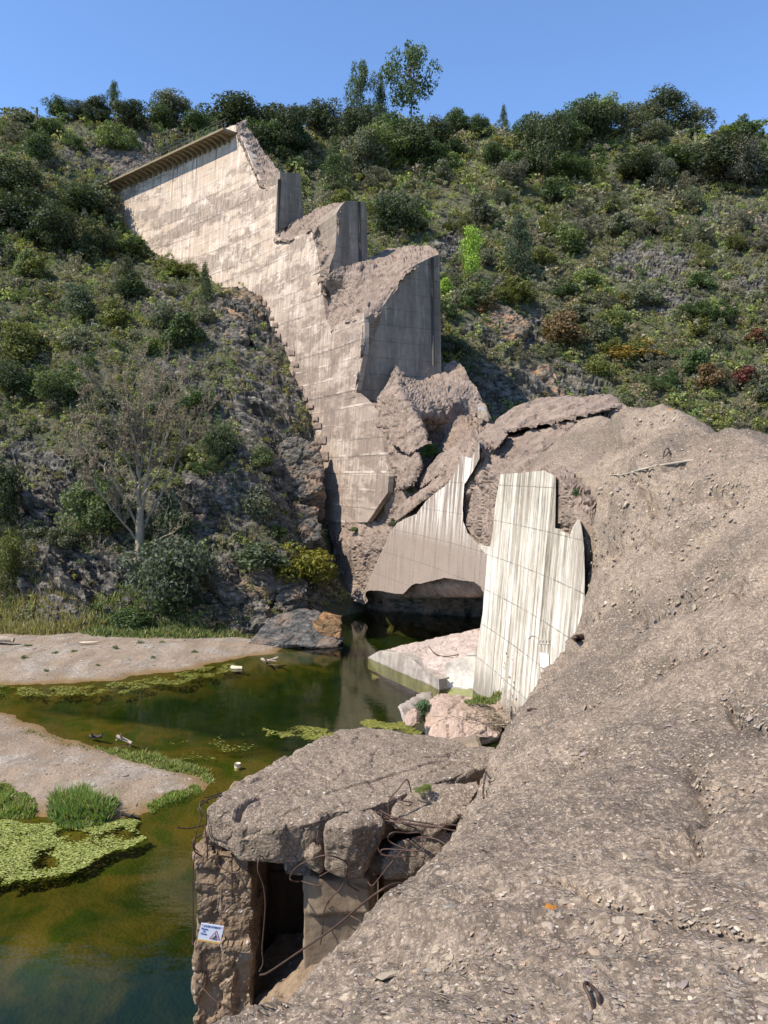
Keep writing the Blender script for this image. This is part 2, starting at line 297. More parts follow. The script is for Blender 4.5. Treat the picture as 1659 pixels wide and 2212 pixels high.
# ------------------------------------------------------------------ mesh helpers
def mesh_np(name, V, F, mats, smooth=True, uv=None, attrs=None, tint=None, midx=None):
    V = np.ascontiguousarray(V, np.float32); F = np.ascontiguousarray(F, np.int32); k = F.shape[1]; me = bpy.data.meshes.new(name)
    me.vertices.add(len(V)); me.vertices.foreach_set('co', V.ravel()); me.loops.add(F.size); me.loops.foreach_set('vertex_index', F.ravel())
    me.polygons.add(len(F)); me.polygons.foreach_set('loop_start', np.arange(0, F.size, k, dtype=np.int32))
    me.polygons.foreach_set('use_smooth', np.full(len(F), smooth))
    for m in (mats if isinstance(mats, (list, tuple)) else [mats]): me.materials.append(m)
    if midx is not None: me.polygons.foreach_set('material_index', np.asarray(midx, np.int32))
    me.update(calc_edges=True)
    if uv is not None: l = me.uv_layers.new(name='UVMap'); l.data.foreach_set('uv', np.asarray(uv, np.float32)[F.ravel()].ravel())
    for kk, v in (attrs or {}).items(): a = me.attributes.new(kk, 'FLOAT', 'POINT'); a.data.foreach_set('value', np.asarray(v, np.float32))
    if tint is not None:
        a = me.attributes.new('tint', 'FLOAT_COLOR', 'POINT'); t = np.ones((len(V), 4), np.float32); t[:, :3] = tint; a.data.foreach_set('color', t.ravel())
    return me
def link(name, me, parent=None, label=None, cat=None, group=None, kind=None):
    o = bpy.data.objects.new(name, me); COL.objects.link(o)
    if parent: o.parent = parent
    for k, v in (('label', label), ('category', cat), ('group', group), ('kind', kind)):
        if v: o[k] = v
    return o
def thing(name, loc, label, cat, group=None):
    o = link(name, None, None, label, cat, group); o.location = loc; return o
def child(name, me, parent, **k):
    """a part whose mesh is in world coordinates, under a thing that stands at its own base"""
    o = link(name, me, parent, **k); o.matrix_parent_inverse = Matrix.Translation(parent.location).inverted(); return o
def tube(pts, rad, sides=6):
    P = np.array([tuple(p) for p in pts], float); n = len(P); rad = np.broadcast_to(rad, (n,))
    T = np.gradient(P, axis=0); T /= np.linalg.norm(T, axis=1)[:, None] + 1e-9
    ref = np.array([0, 0, 1.]) if abs(T[:, 2].mean()) < .8 else np.array([1., 0, 0])
    A = np.cross(T, ref); A /= np.linalg.norm(A, axis=1)[:, None] + 1e-9; B = np.cross(T, A)
    an = np.linspace(0, 2 * np.pi, sides, endpoint=False)
    V = (P[:, None] + rad[:, None, None] * (np.cos(an)[None, :, None] * A[:, None] + np.sin(an)[None, :, None] * B[:, None])).reshape(-1, 3)
    i = np.arange(n - 1)[:, None] * sides; j = np.arange(sides)[None]; j2 = (j + 1) % sides
    F = np.stack([i + j, i + j2, i + sides + j2, i + sides + j], 2).reshape(-1, 4)
    cap = [[0, k, k + 1, k + 2 if k + 2 < sides else k + 1] for k in range(1, sides - 1, 2)]
    capF = np.array([[a, b, c, d] for a, b, c, d in cap if c != d] or np.zeros((0, 4)), int)
    if len(capF): F = np.concatenate([F, capF, capF[:, ::-1] + (n - 1) * sides])
    return V, F
def spline(pts, n=6):
    P = [np.array(tuple(p), float) for p in pts]; P = [2 * P[0] - P[1]] + P + [2 * P[-1] - P[-2]]; out = []
    for i in range(1, len(P) - 2):
        a, b, c, d = P[i - 1:i + 3]
        for t in np.linspace(0, 1, n, endpoint=False):
            out.append(.5 * ((2 * b) + (c - a) * t + (2 * a - 5 * b + 4 * c - d) * t * t + (3 * b - a - 3 * c + d) * t ** 3))
    out.append(P[-2]); return np.array(out)
class MB:
    def __init__(s): s.V = []; s.F = []; s.n = 0; s.T = []
    def add(s, V, F, t=None):
        s.V.append(V); s.F.append(np.asarray(F) + s.n); s.n += len(V)
        if t is not None: s.T.append(np.broadcast_to(np.asarray(t, float), (len(V), 3)))
    def mesh(s, name, m, smooth=True): return mesh_np(name, np.concatenate(s.V), np.concatenate(s.F), m, smooth, tint=np.concatenate(s.T) if s.T else None)
def box(c, s, rz=0.):
    V = np.array([[x, y, z] for x in (-.5, .5) for y in (-.5, .5) for z in (-.5, .5)]) * s
    cr, sr = math.cos(rz), math.sin(rz); V = np.stack([V[:, 0] * cr - V[:, 1] * sr, V[:, 0] * sr + V[:, 1] * cr, V[:, 2]], 1) + np.array(tuple(c))
    return V, np.array([[0, 1, 3, 2], [4, 6, 7, 5], [0, 4, 5, 1], [2, 3, 7, 6], [0, 2, 6, 4], [1, 5, 7, 3]])
def norms(V, F):
    a = V[F[:, 0]]; nn = np.cross(V[F[:, 1]] - a, V[F[:, 2]] - a); N = np.zeros_like(V)
    for k in range(F.shape[1]): np.add.at(N, F[:, k], nn)
    return N / (np.linalg.norm(N, axis=1)[:, None] + 1e-9)
def rough_disp(V, N, amp, freq, facet=.5, seed=0.):
    p = V * freq + seed; d = fbm(p, 5)
    if facet: f1, f2, v = cells(p * 1.3 + fbm(p * 2, 2)[:, None] * .25); d = d * (1 - facet) + facet * ((v - .5) * 1.3 - .35 * np.exp(-((f2 - f1) * 9) ** 2))
    if facet and amp > .07:
        g1, g2, gv = cells(p * 4.1 + fbm(p * 5, 2)[:, None] * .4); d = d + .38 * facet * ((gv - .5) * 1.1 - .3 * np.exp(-((g2 - g1) * 7) ** 2)) + .10 * fbm(p * 9, 3)
    return V + N * (amp * d)[:, None]
def chunk(name, hulls, vox, mat, amp=.1, freq=1., facet=.45, smooth=False, seed=0., cracks=()):
    """union of convex lumps, re-meshed evenly and roughened"""
    bm = bmesh.new()
    for h in hulls:
        vs = [bm.verts.new(tuple(p)) for p in h]; r = bmesh.ops.convex_hull(bm, input=vs)
        bmesh.ops.delete(bm, geom=list({g for g in r['geom_interior'] + r['geom_unused'] if isinstance(g, bmesh.types.BMVert) and g.is_valid}), context='VERTS')
    me = bpy.data.meshes.new('tmp'); bm.to_mesh(me); bm.free()
    o = bpy.data.objects.new('tmp', me); COL.objects.link(o); md = o.modifiers.new('r', 'REMESH'); md.mode = 'VOXEL'; md.voxel_size = vox
    dg = bpy.context.evaluated_depsgraph_get(); e = o.evaluated_get(dg); m2 = e.to_mesh()
    V = np.empty(len(m2.vertices) * 3); m2.vertices.foreach_get('co', V); V = V.reshape(-1, 3)
    F = np.empty(len(m2.polygons) * 4, np.int32); m2.polygons.foreach_get('vertices', F); F = F.reshape(-1, 4)
    e.to_mesh_clear(); bpy.data.objects.remove(o); bpy.data.meshes.remove(me)
    N = norms(V, F); V = rough_disp(V, N, amp, freq, facet, seed)
    V = V + norms(V, F) * (perlin(V * (.35 / vox) + 5) * vox * .18)[:, None]
    for L, wd_, dp_ in cracks:
        L = np.array([tuple(p)[:2] for p in L]); q = V[:, :2] + .10 * np.stack([perlin(V * 1.3), perlin(V * 1.3 + 9)], 1); d = np.full(len(V), 9.)
        for a, b in zip(L[:-1], L[1:]): t = np.clip(((q - a) @ (b - a)) / ((b - a) @ (b - a)), 0, 1); d = np.minimum(d, np.linalg.norm(q - a - t[:, None] * (b - a), axis=1))
        V[:, 2] -= dp_ * np.exp(-(d / wd_) ** 2) * (N[:, 2] > .3)
    return mesh_np(name, V, F, mat, smooth)
def resample(P, step, jag=0.):
    out = []
    for i in range(len(P)):
        a = np.array(P[i], float); b = np.array(P[(i + 1) % len(P)], float); n = max(1, int(np.linalg.norm(b - a) / step))
        for k in range(n): out.append(a + (b - a) * k / n)
    out = np.array(out)
    if jag: out = out + jag * np.stack([perlin(xy3(out[:, 0], out[:, 1], .23)), perlin(xy3(out[:, 0] + 99, out[:, 1], .23))], 1)
    return out
def relief(name, poly, fn, back, mat, step=4., jag=0., amp=0., freq=.5, facet=.5, lifts=0., smooth=False, seed=0., clamp=False):
    """surface over a surveyed outline: fn gives each sight line's place, back gives the rear face; closed with sides"""
    B = resample(poly, step, jag); xs = np.arange(B[:, 0].min(), B[:, 0].max(), step); ys = np.arange(B[:, 1].min(), B[:, 1].max(), step)
    gx, gy = np.meshgrid(xs, ys); gx = gx + (np.arange(len(ys)) % 2)[:, None] * step * .5; Q = np.stack([gx.ravel(), gy.ravel()], 1)
    Q = Q + RNG.uniform(-.18, .18, Q.shape) * step
    ins = np.zeros(len(Q), bool); j = len(B) - 1; dm = np.full(len(Q), 1e9)
    for i in range(len(B)):
        c = ((B[i, 1] > Q[:, 1]) != (B[j, 1] > Q[:, 1])) & (Q[:, 0] < (B[j, 0] - B[i, 0]) * (Q[:, 1] - B[i, 1]) / (B[j, 1] - B[i, 1] + 1e-12) + B[i, 0]); ins ^= c; j = i
        dm = np.minimum(dm, ((Q - B[i]) ** 2).sum(1))
    Q = Q[ins & (dm > (step * .45) ** 2)]; A = np.concatenate([B, Q])
    r = delaunay_2d_cdt([Vector(a) for a in A], [], [list(range(len(B)))], 1, 1e-5)
    P2 = np.array([tuple(v) for v in r[0]]); T = np.array([f for f in r[2] if len(f) == 3])
    V = fn(P2); N = norms(V, T); tc = V - np.array([0, 0, CAMZ]); flip = (N * tc).sum(1).mean() > 0
    if flip: T = T[:, ::-1]; N = -N
    if lifts:
        h = np.floor(V[:, 2] / 1.5).astype(int) & 255; ph = np.floor(np.degrees(np.arctan2(V[:, 1] - AC[1], V[:, 0] - AC[0])) / 7.15 + .27).astype(int) & 255
        V = V + N * ((_perm[h + ph] / 256. - .5) * lifts)[:, None]
    off = lambda W: np.hypot(W[:, 0] - AC[0], W[:, 1] - AC[1]) - rface(W[:, 2])
    o0 = off(V)
    if amp: V = rough_disp(V, N, amp, freq, facet, seed)
    if clamp:
        add = np.maximum(0, np.minimum(o0, .14) - off(V)); dd = V[:, :2] - AC; V[:, :2] += dd / np.linalg.norm(dd, axis=1)[:, None] * add[:, None]
    Bk = back(V); n = len(V)
    E = np.sort(np.concatenate([T[:, [0, 1]], T[:, [1, 2]], T[:, [2, 0]]]), 1); Eo = np.concatenate([T[:, [0, 1]], T[:, [1, 2]], T[:, [2, 0]]])
    key = E[:, 0] * 1000000 + E[:, 1]; _, inv, cnt = np.unique(key, return_inverse=True, return_counts=True); be = Eo[cnt[inv] == 1]
    F = np.concatenate([T, T[:, ::-1] + n, np.stack([be[:, 1], be[:, 0], be[:, 0] + n], 1), np.stack([be[:, 1], be[:, 0] + n, be[:, 1] + n], 1)])
    W = np.concatenate([V, Bk]); ph = np.arctan2(W[:, 1] - AC[1], W[:, 0] - AC[0]); uv = np.stack([ph * 104, W[:, 2]], 1)
    return mesh_np(name, W, F, mat, smooth, uv=uv)
def back_radial(t):
    def f(V):
        d = V[:, :2] - AC; r = np.linalg.norm(d, axis=1); tt = (t(V[:, 2]) if callable(t) else t); W = V.copy(); W[:, :2] = AC + d * ((r + tt) / r)[:, None]; return W
    return f
def back_away(t):
    def f(V):
        d = V[:, :2]; W = V.copy(); W[:, :2] = d * (1 + t / np.linalg.norm(d, axis=1))[:, None]; return W
    return f
def back_phi(t, down=0.):
    def f(V):
        d = V[:, :2] - AC; W = V.copy(); tan = np.stack([-d[:, 1], d[:, 0]], 1); tan /= np.linalg.norm(tan, axis=1)[:, None]; W[:, :2] += tan * t; W[:, 2] -= down; return W
    return f
def fan(u0, u1, nu, Y, zf):
    u = np.linspace(u0, u1, nu); U, YY = np.meshgrid(u, Y); X = (U * YY).ravel(); Yv = YY.ravel(); V = zf(X, Yv)
    ny = len(Y); i = (np.arange(ny - 1)[:, None] * nu + np.arange(nu - 1)[None]).ravel()
    return V, np.stack([i, i + 1, i + nu + 1, i + nu], 1)
def sdist(X, Y, poly):
    """signed distance to a polygon, positive inside; and nearest boundary points"""
    P = np.asarray(poly, float); ins = np.zeros(len(X), bool); best = np.full(len(X), 1e9); bx = X.copy(); by = Y.copy(); j = len(P) - 1
    for i in range(len(P)):
        ax, ay = P[j]; cx, cy = P[i]; ins ^= ((cy > Y) != (ay > Y)) & (X < (ax - cx) * (Y - cy) / (ay - cy + 1e-12) + cx)
        dx, dy = cx - ax, cy - ay; t = np.clip(((X - ax) * dx + (Y - ay) * dy) / (dx * dx + dy * dy + 1e-12), 0, 1)
        qx, qy = ax + t * dx, ay + t * dy; d = np.hypot(X - qx, Y - qy); m = d < best; best = np.where(m, d, best); bx = np.where(m, qx, bx); by = np.where(m, qy, by); j = i
    return np.where(ins, best, -best), bx, by
# ------------------------------------------------------------------ the hillside
hp = []
def H(x, y, Y): p = at(x, y, Y); hp.append((p.x, p.y, p.z))
for x, y in ((240, 450), (345, 545), (420, 578), (480, 610), (565, 640), (600, 705), (659, 849), (689, 926), (702, 1038), (707, 1124), (728, 1215)):
    q = cone([(x, y)], .5)[0]; hp.append(tuple(q))
for q in ((0, 1200, 60), (0, 1000, 67), (0, 800, 77), (0, 600, 90), (0, 450, 103), (0, 340, 116), (0, 262, 128), (200, 262, 130), (350, 285, 130), (180, 380, 112),
          (200, 1200, 60), (400, 1200, 60), (550, 1200, 60), (250, 1000, 66), (500, 1000, 66), (400, 800, 76), (200, 800, 76), (200, 620, 90), (400, 680, 84), (120, 480, 104),
          (520, 800, 76), (600, 1000, 67), (640, 1100, 66), (-250, 1100, 62), (-250, 800, 75), (-250, 500, 95), (-250, 262, 125),
          (650, 275, 150), (820, 270, 155), (1000, 278, 155), (1250, 280, 152), (1450, 285, 150), (1659, 290, 148), (1900, 290, 145),
          (1000, 700, 87), (1050, 900, 78), (1000, 840, 80), (1300, 850, 84), (1659, 950, 76), (1300, 700, 96), (1300, 600, 105), (1300, 400, 128), (1659, 600, 100), (1659, 400, 125),
          (1000, 500, 112), (1000, 350, 138), (800, 400, 130), (700, 330, 138), (1150, 780, 88), (1900, 900, 72), (1900, 600, 95), (1500, 750, 90)): H(*q)
hp += [(-6, 63, 3.2), (-4.6, 61.5, 1.), (-3, 64, 1.2), (-1, 61, -2.5), (5, 62, -3), (10, 64, -1), (2, 68, 1), (6, 73, 6), (-12, 55, 1.5), (-20, 55.5, 1.2), (-30, 56, 1.), (-45, 56, 1), (-70, 54, 2),
       (-20, 50, -3), (-40, 50, -3), (-5, 56, -2.5), (0, 50, -6), (-25, 40, -7), (10, 50, -4), (20, 45, -3), (30, 60, 5), (45, 60, 9), (30, 40, -3), (60, 40, 6), (40, 10, -3), (80, 60, 22), (90, 100, 50),
       (-110, 60, 18), (-110, 100, 55), (-60, 20, -7), (0, 20, -8), (0, 0, -8), (-80, 180, 60), (0, 190, 66), (80, 190, 62), (0, 260, 40), (-120, 260, 40), (120, 260, 40)]
hp = np.array(hp); hillT = TPS(hp[:, :2], hp[:, 2], 1e-3)
ROCKZ = [(250, 330, 120, 55, .9), (340, 640, 60, 60, .5), (560, 700, 90, 70, .8), (560, 860, 120, 90, .6), (600, 1050, 110, 110, .8), (450, 1100, 120, 90, .7), (120, 1080, 170, 90, .7), (200, 1260, 220, 70, .9), (560, 1260, 170, 80, .9),
         (380, 800, 120, 60, .4), (1110, 720, 110, 50, .8), (1160, 830, 130, 50, .9), (1400, 570, 120, 45, .7), (965, 540, 40, 60, .8), (1430, 650, 110, 40, .6), (1640, 500, 60, 50, .7), (1620, 620, 60, 40, .5), (1050, 850, 60, 90, .8), (20, 980, 90, 50, .6), (1550, 470, 60, 25, .5), (300, 600, 60, 40, .4)]
def project(X, Y, Z):
    d = np.stack([X, Y, Z - CAMZ], 1); yc = d[:, 1] * ct + d[:, 2] * st; zc = -d[:, 1] * st + d[:, 2] * ct
    return 829.5 + FOC * d[:, 0] / yc, 1106 - FOC * zc / yc
def rockmask(X, Y, Z):
    px, py = project(X, Y, Z); r = np.zeros(len(X))
    for a, b, c, d, s in ROCKZ: r = np.maximum(r, s * np.exp(-(((px - a) / c) ** 2 + ((py - b) / d) ** 2)))
    return np.clip(r * 1.15 + .42 * fbm(np.stack([X * .09, Y * .09, Z * .09], 1), 3) + .04 + .13 * ((px < 720) & (py > 600)), 0, 1)
def hill_base(X, Y):
    z = hillT(np.stack([X, Y], 1)); return z + 1.1 * fbm(xy3(X, Y, .12), 4) * np.clip((z + 1) / 4, 0, 1)
def hill_full(X, Y):
    z = hill_base(X, Y); r = rockmask(X, Y, z); p = np.stack([X, Y, z], 1)
    q = p @ np.array([[.75, .1, .5], [-.25, .8, .1], [.45, .2, .9]]); q = q * [.35, .35, 1.]
    f1, f2, v = cells(q * .95 + .35 * fbm(p * .6, 2)[:, None]); rid = fbm(p * .33, 5, True); f1b, f2b, vb = cells(q * 2.6 + 7)
    d = r * (1.9 * (v - .5) + .9 * (rid - .3) + .8 * (vb - .5) - .5 * np.exp(-((f2 - f1) * 7) ** 2)) + r * .55 * (fbm(q * 1.3 + 3, 4, True) - .35) + .35 * fbm(p * .8, 4) + .12 * fbm(p * 3, 2)
    d *= np.clip((z + 1.5) / 2.5, 0, 1)
    V = p + d[:, None] * np.array([-.15, -.62, .62]); return V, r
Ys = np.concatenate([np.arange(47, 70, .17), np.arange(70, 110, .26), np.arange(110, 165, .42), np.geomspace(165, 600, 30)])
rk = {}
def zf(X, Y):
    V, r = hill_full(X, Y); rk['r'] = r; return V
V, F = fan(-.72, .72, 620, Ys, zf); link('hillside', mesh_np('hillside', V, F, M['hill'], False, attrs={'rock': rk['r']}), kind='structure')
gx = np.arange(-120, 131, .5); gy = np.arange(40, 200, .5); GX, GY = np.meshgrid(gx, gy); HG = hill_base(GX.ravel(), GY.ravel()).reshape(GX.shape)
def hz(X, Y):
    fx = np.clip((X - gx[0]) / .5, 0, len(gx) - 2); fy = np.clip((Y - gy[0]) / .5, 0, len(gy) - 2); i = fx.astype(int); j = fy.astype(int); a = fx - i; b = fy - j
    return HG[j, i] * (1 - a) * (1 - b) + HG[j, i + 1] * a * (1 - b) + HG[j + 1, i] * (1 - a) * b + HG[j + 1, i + 1] * a * b
def hit(P, y0=50.):
    d = rays(P); t = np.full(len(d), y0); done = np.zeros(len(d), bool)
    for _ in range(600):
        z = CAMZ + d[:, 2] * t; done |= z < hz(d[:, 0] * t, t); t = np.where(done | (t > 190), t, t + .25)
    return np.stack([d[:, 0] * t, t, hz(d[:, 0] * t, t)], 1), done
# coarse ground all round, well below the detailed sheets
g = np.linspace(-900, 900, 91); A, B = np.meshgrid(g, g); A = A.ravel(); B = B.ravel(); Rr = np.hypot(A, B - 60)
Z = np.where(Rr < 330, -9., -9. + (Rr - 330) * .02); i = (np.arange(90)[:, None] * 91 + np.arange(90)[None]).ravel()
link('ground', mesh_np('ground', np.stack([A, B, Z], 1), np.stack([i, i + 1, i + 92, i + 91], 1), M['hill'], True, attrs={'rock': np.zeros(len(A))}), kind='structure')
# ------------------------------------------------------------------ river bed, gravel bars, water
def W2(L, z=0.): return [tuple(atz(x, y, z))[:2] for x, y in L]
BAR1 = W2([(-900, 1340), (0, 1350), (380, 1362), (540, 1375), (615, 1392), (585, 1410), (440, 1440), (250, 1468), (100, 1480), (0, 1478), (-900, 1480)])
BAR2 = W2([(-700, 1520), (-100, 1525), (0, 1543), (60, 1562), (140, 1600), (210, 1618), (340, 1640), (440, 1675), (462, 1692), (430, 1712), (360, 1735), (310, 1755), (230, 1775), (60, 1770), (0, 1745), (-900, 1700)])
def bed_z(X, Y):
    s1, _, _ = sdist(X, Y, BAR1); s2, _, _ = sdist(X, Y, BAR2); s = np.maximum(s1, s2); wob = fbm(xy3(X, Y, .35), 4)
    s = s + wob * .9
    sh = 1 - .75 * np.exp(-(((X + 3.5) / 5) ** 2 + ((Y - 29) / 4.) ** 2)) - .55 * np.exp(-(((X + 13) / 5) ** 2 + ((Y - 35) / 2.5) ** 2)) - .62 * np.exp(-(((X + 8) / 5) ** 2 + ((Y - 18.5) / 4.5) ** 2))
    z = np.where(s > 0, .55 * (1 - np.exp(-s * .28)), np.maximum(s * .20, -1.9) * np.clip(sh, .12, 1))
    return z + .05 * fbm(xy3(X, Y, 1.3), 3) + .015 * fbm(xy3(X, Y, 6), 2)
def zb(X, Y): return np.stack([X, Y, bed_z(X, Y)], 1)
V, F = fan(-.95, .62, 330, np.geomspace(9, 75, 330), zb); link('river_bed', mesh_np('river_bed', V, F, M['bed'], True), kind='structure')
V, F = fan(-1.6, 1.2, 60, np.geomspace(6, 110, 40), lambda X, Y: np.stack([X, Y, 0 * X], 1)); link('river_water', mesh_np('river_water', V, F, M['water'], True), kind='structure')
# ------------------------------------------------------------------ the dam
dam = thing('arch_dam_ruin', at(567, 1300, 70), 'broken concrete arch dam wall climbing the hillside in steps', 'dam')
UPPER = [(226, 405), (236, 398), (300, 371), (400, 317), (500, 271), (510, 270), (516, 284), (525, 302), (539, 335), (554, 371), (566, 394), (581, 406), (599, 385), (602, 388), (600, 420), (597, 470), (594, 505), (598, 514), (631, 514), (655, 505), (678, 488),
         (683, 534), (691, 580), (694, 623), (699, 650), (704, 690), (714, 709), (740, 693), (787, 676), (787, 726), (785, 769), (777, 808), (768, 848), (785, 862), (806, 887), (827, 952), (840, 1029), (838, 1064), (793, 1128), (711, 1130), (680, 1150), (655, 1000), (620, 900), (575, 790), (540, 700), (450, 660), (330, 600), (240, 500)]
tk = lambda z: np.clip((z - 30) * .12, .45, 1.5)
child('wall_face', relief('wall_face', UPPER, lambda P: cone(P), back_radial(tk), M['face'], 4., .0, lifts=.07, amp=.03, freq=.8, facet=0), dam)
def tpsrelief(name, poly, ctl, mat, back, **k):
    P = [c[:2] for c in ctl]; v = [c[2] if not isinstance(c[2], str) else radoff(c[0], c[1], float(c[2].split('/')[0])) - (float(c[2].split('/')[1]) if '/' in c[2] else 0) for c in ctl]
    T = TPS(P, v, 1e-4); return relief(name, poly, lambda Q: cone(Q, np.where(Q[:, 0] > 850, np.maximum(T(Q), .16), T(Q))), back, mat, **k)
J1, J2, J3 = 37.75, 30.7, 26.45
child('broken_edge', tpsrelief('broken_edge', [(508, 271), (522, 262), (534, 272), (547, 288), (560, 308), (581, 341), (596, 363), (605, 371), (604, 392), (596, 400), (581, 412), (560, 400), (535, 340), (514, 292)],
    [(510, 272, .0), (525, 302, .05), (554, 371, .05), (581, 406, .1), (599, 385, .3), (534, 272, 1.6), (560, 308, 2.2), (581, 341, 2.4), (596, 365, 1.8), (547, 330, .7)], M['broken_far'], back_away(1.8), step=2.6, jag=2., amp=.45, freq=.6, facet=.6), dam)
child('broken_edge', tpsrelief('broken_edge', [(590, 520), (592, 503), (603, 488), (618, 477), (640, 472), (655, 467), (672, 460), (686, 449), (712, 440), (747, 434), (737, 450), (728, 462), (729, 500), (726, 541), (713, 560), (713, 590), (703, 640), (690, 622), (688, 580), (680, 534), (676, 495), (650, 512), (620, 522)],
    [(592, 511, .05), (631, 514, .05), (678, 488, .05), (683, 534, .05), (691, 580, .05), (694, 623, .05), (605, 484, 1.8), (655, 467, 3), (690, 447, 3), (747, 435, '30.7'), (727, 465, '30.7'), (727, 500, '30.7'), (724, 541, '30.7'), (711, 575, '30.7'), (703, 500, .8), (690, 470, 1.4)],
    M['broken_far'], back_away(2.5), step=2.8, jag=2., amp=.5, freq=.6, facet=.6, seed=3.), dam)
child('broken_edge', tpsrelief('broken_edge', [(694, 700), (692, 626), (703, 598), (712, 588), (735, 579), (765, 571), (793, 561), (806, 552), (830, 540), (860, 533), (900, 529), (925, 530), (940, 538), (949, 551), (930, 558), (901, 573), (875, 589), (852, 628), (828, 664), (812, 709), (790, 772), (779, 845), (766, 852), (773, 808), (782, 769), (783, 726), (782, 686), (740, 700), (714, 716)],
    [(699, 640, .05), (714, 709, .05), (740, 693, .05), (787, 676, .05), (787, 726, .05), (785, 769, .05), (777, 808, .05), (768, 848, .05), (711, 588, '30.7/.3'), (730, 590, '30.7/.5'), (750, 575, '30.7/.4'), (793, 561, '30.7/.4'), (830, 540, 7), (900, 530, 8.4), (949, 550, '26.45'), (900, 572, '26.45'), (873, 587, '26.45'), (850, 627, '26.45'), (826, 663, '26.45'), (810, 709, '26.45'), (787, 772, '26.45'), (850, 580, 4.5), (850, 555, 5.6), (780, 620, 1.8), (760, 660, .8), (730, 640, .9)],
    M['broken_far'], back_away(3.), step=3., jag=2., amp=.5, freq=.55, facet=.5, seed=9.), dam)
def joint(poly, phi, t=5., name='joint_face', label=None):
    return child(name, relief(name, poly, lambda P: radial(P, phi), back_phi(t), M['dull'], 4.5, .8, amp=.05, freq=.8, facet=.2), dam)
joint([(605, 372), (640, 374), (650, 377), (652, 420), (655, 475), (640, 484), (600, 496), (603, 430)], J1 - .1, 4.)
joint([(727, 461), (735, 447), (746, 434), (780, 435), (791, 439), (793, 500), (795, 575), (770, 582), (740, 590), (714, 594), (712, 575), (724, 541), (727, 500)], J2 - .05, 5.)
joint([(787, 772), (810, 709), (826, 663), (850, 627), (873, 587), (900, 571), (930, 556), (949, 549), (951, 640), (953, 779), (953, 850), (870, 880), (768, 858)], J3, 6.5)
# narrow arrises of the joint faces, and slit shade painted as a dark strip
M['joint_dark'] = mat_plain('arris_slit_shade_dark', (.06, .055, .05))
for (xa, ya, xb, yb), ph, gr in (((776, 436, 779, 578), J2 - .13, .12), ((934, 556, 936, 790), J3 - .08, .12), ((604, 388, 598, 500), J1 - .22, .2)):
    a = radial([(xa, ya)], ph)[0]; b = radial([(xb, yb)], ph)[0]; mb = MB(); mb.add(*tube([a, (a + b) / 2, b], gr, 4)); child('arris_slit_shade', mb.mesh('arris_slit_shade', M['joint_dark']), dam)
def arcp(phi, r, z): return (AC[0] + r * math.cos(R(phi)), AC[1] + r * math.sin(R(phi)), z)
ph = np.linspace(43.5, 59.6, 50)
def sweep(prof, phs):
    V = np.array([arcp(p, r, z) for p in phs for r, z in prof]); k = len(prof); F = []
    for i in range(len(phs) - 1):
        for j in range(k): F.append((i * k + j, i * k + (j + 1) % k, (i + 1) * k + (j + 1) % k, (i + 1) * k + j))
    if k == 4: F.append((0, 3, 2, 1)); F.append(tuple((len(phs) - 1) * k + q for q in range(4)))
    return V, np.array(F)
def lipz(p, r=106.4):
    lo, hi_ = 52., 60.
    for _ in range(30):
        z = (lo + hi_) / 2; q = arcp(p, r, z); px_, py_ = project(*[np.array([v]) for v in q])
        if py_[0] > 401 - (px_[0] - 215) * .4725: lo = z
        else: hi_ = z
    return z
def sweepz(prof, phs):
    V, F = sweep(prof, phs); k = len(prof); V[:, 2] += np.repeat([lipz(p) for p in phs], k); return V, F
V, F = sweepz([(106.4, -.26), (106.4, 0.), (110.2, 0.), (110.2, -.5)], ph); walk = child('walkway', mesh_np('walkway', V, F, M['ledge'], False), dam)
for p in np.linspace(44.2, 59.2, 26):
    zl = lipz(p) - .4; a = np.array(arcp(p, 106.6, zl)); b = np.array(arcp(p, 108.5, zl)); c = np.array(arcp(p, 108.5, zl - .75)); tn = np.array([-math.sin(R(p)), math.cos(R(p)), 0]) * .12
    V = np.array([a - tn, b - tn, c - tn, a + tn, b + tn, c + tn]); F = np.array([[0, 1, 2, 2], [3, 5, 4, 4], [0, 2, 5, 3], [1, 4, 5, 2], [0, 3, 4, 1]])
    F3 = np.array([[0, 1, 2], [3, 5, 4], [0, 2, 5], [0, 5, 3], [1, 4, 5], [1, 5, 2], [0, 3, 4], [0, 4, 1]]); child('bracket', mesh_np('bracket', V, F3, M['ledge'], False), walk)
rail = child('railing', (lambda m: ([m.add(*tube([arcp(p, 106.6, lipz(p) + z) for p in np.linspace(43.2, 59.4, 40)], .035, 5)) for z in (.55, 1.05)], m.mesh('railing', M['steel']))[1])(MB()), dam)
for p in np.linspace(43.4, 59.4, 17): child('post', (lambda m: (m.add(*tube([arcp(p, 106.6, lipz(p) - .1), arcp(p, 106.6, lipz(p) + .5), arcp(p, 106.6, lipz(p) + 1.1)], .045, 5)), m.mesh('post', M['steel']))[1])(MB()), rail)
V = [at(512, 268, 96), at(534, 257, 96), at(535, 272, 96), at(518, 276, 96), at(512, 268, 97.2), at(534, 257, 97.2), at(535, 272, 97.2), at(518, 276, 97.2)]
child('parapet', chunk('parapet', [V], .25, M['face'], .03, 1.), dam)
# steps of footing blocks where the wall meets the slope
for i, (x, y, s) in enumerate([(571, 655, 20), (578, 668, 16), (596, 702, 16), (601, 725, 18), (632, 762, 20), (641, 788, 16), (651, 838, 16), (660, 862, 16), (672, 878, 18), (683, 905, 18), (689, 920, 22), (697, 950, 30), (702, 985, 34), (616, 742, 14), (588, 688, 12)]):
    P = [cone([(x + a * s * .5, y + b * s * .45)], o)[0] for a in (-1, .5) for b in (-.7, .7) for o in (-.16, .8)]
    child('footing_block', chunk('footing_block', [P], .12, M['broken_far'], .06, 1.2, .2, seed=i), dam)
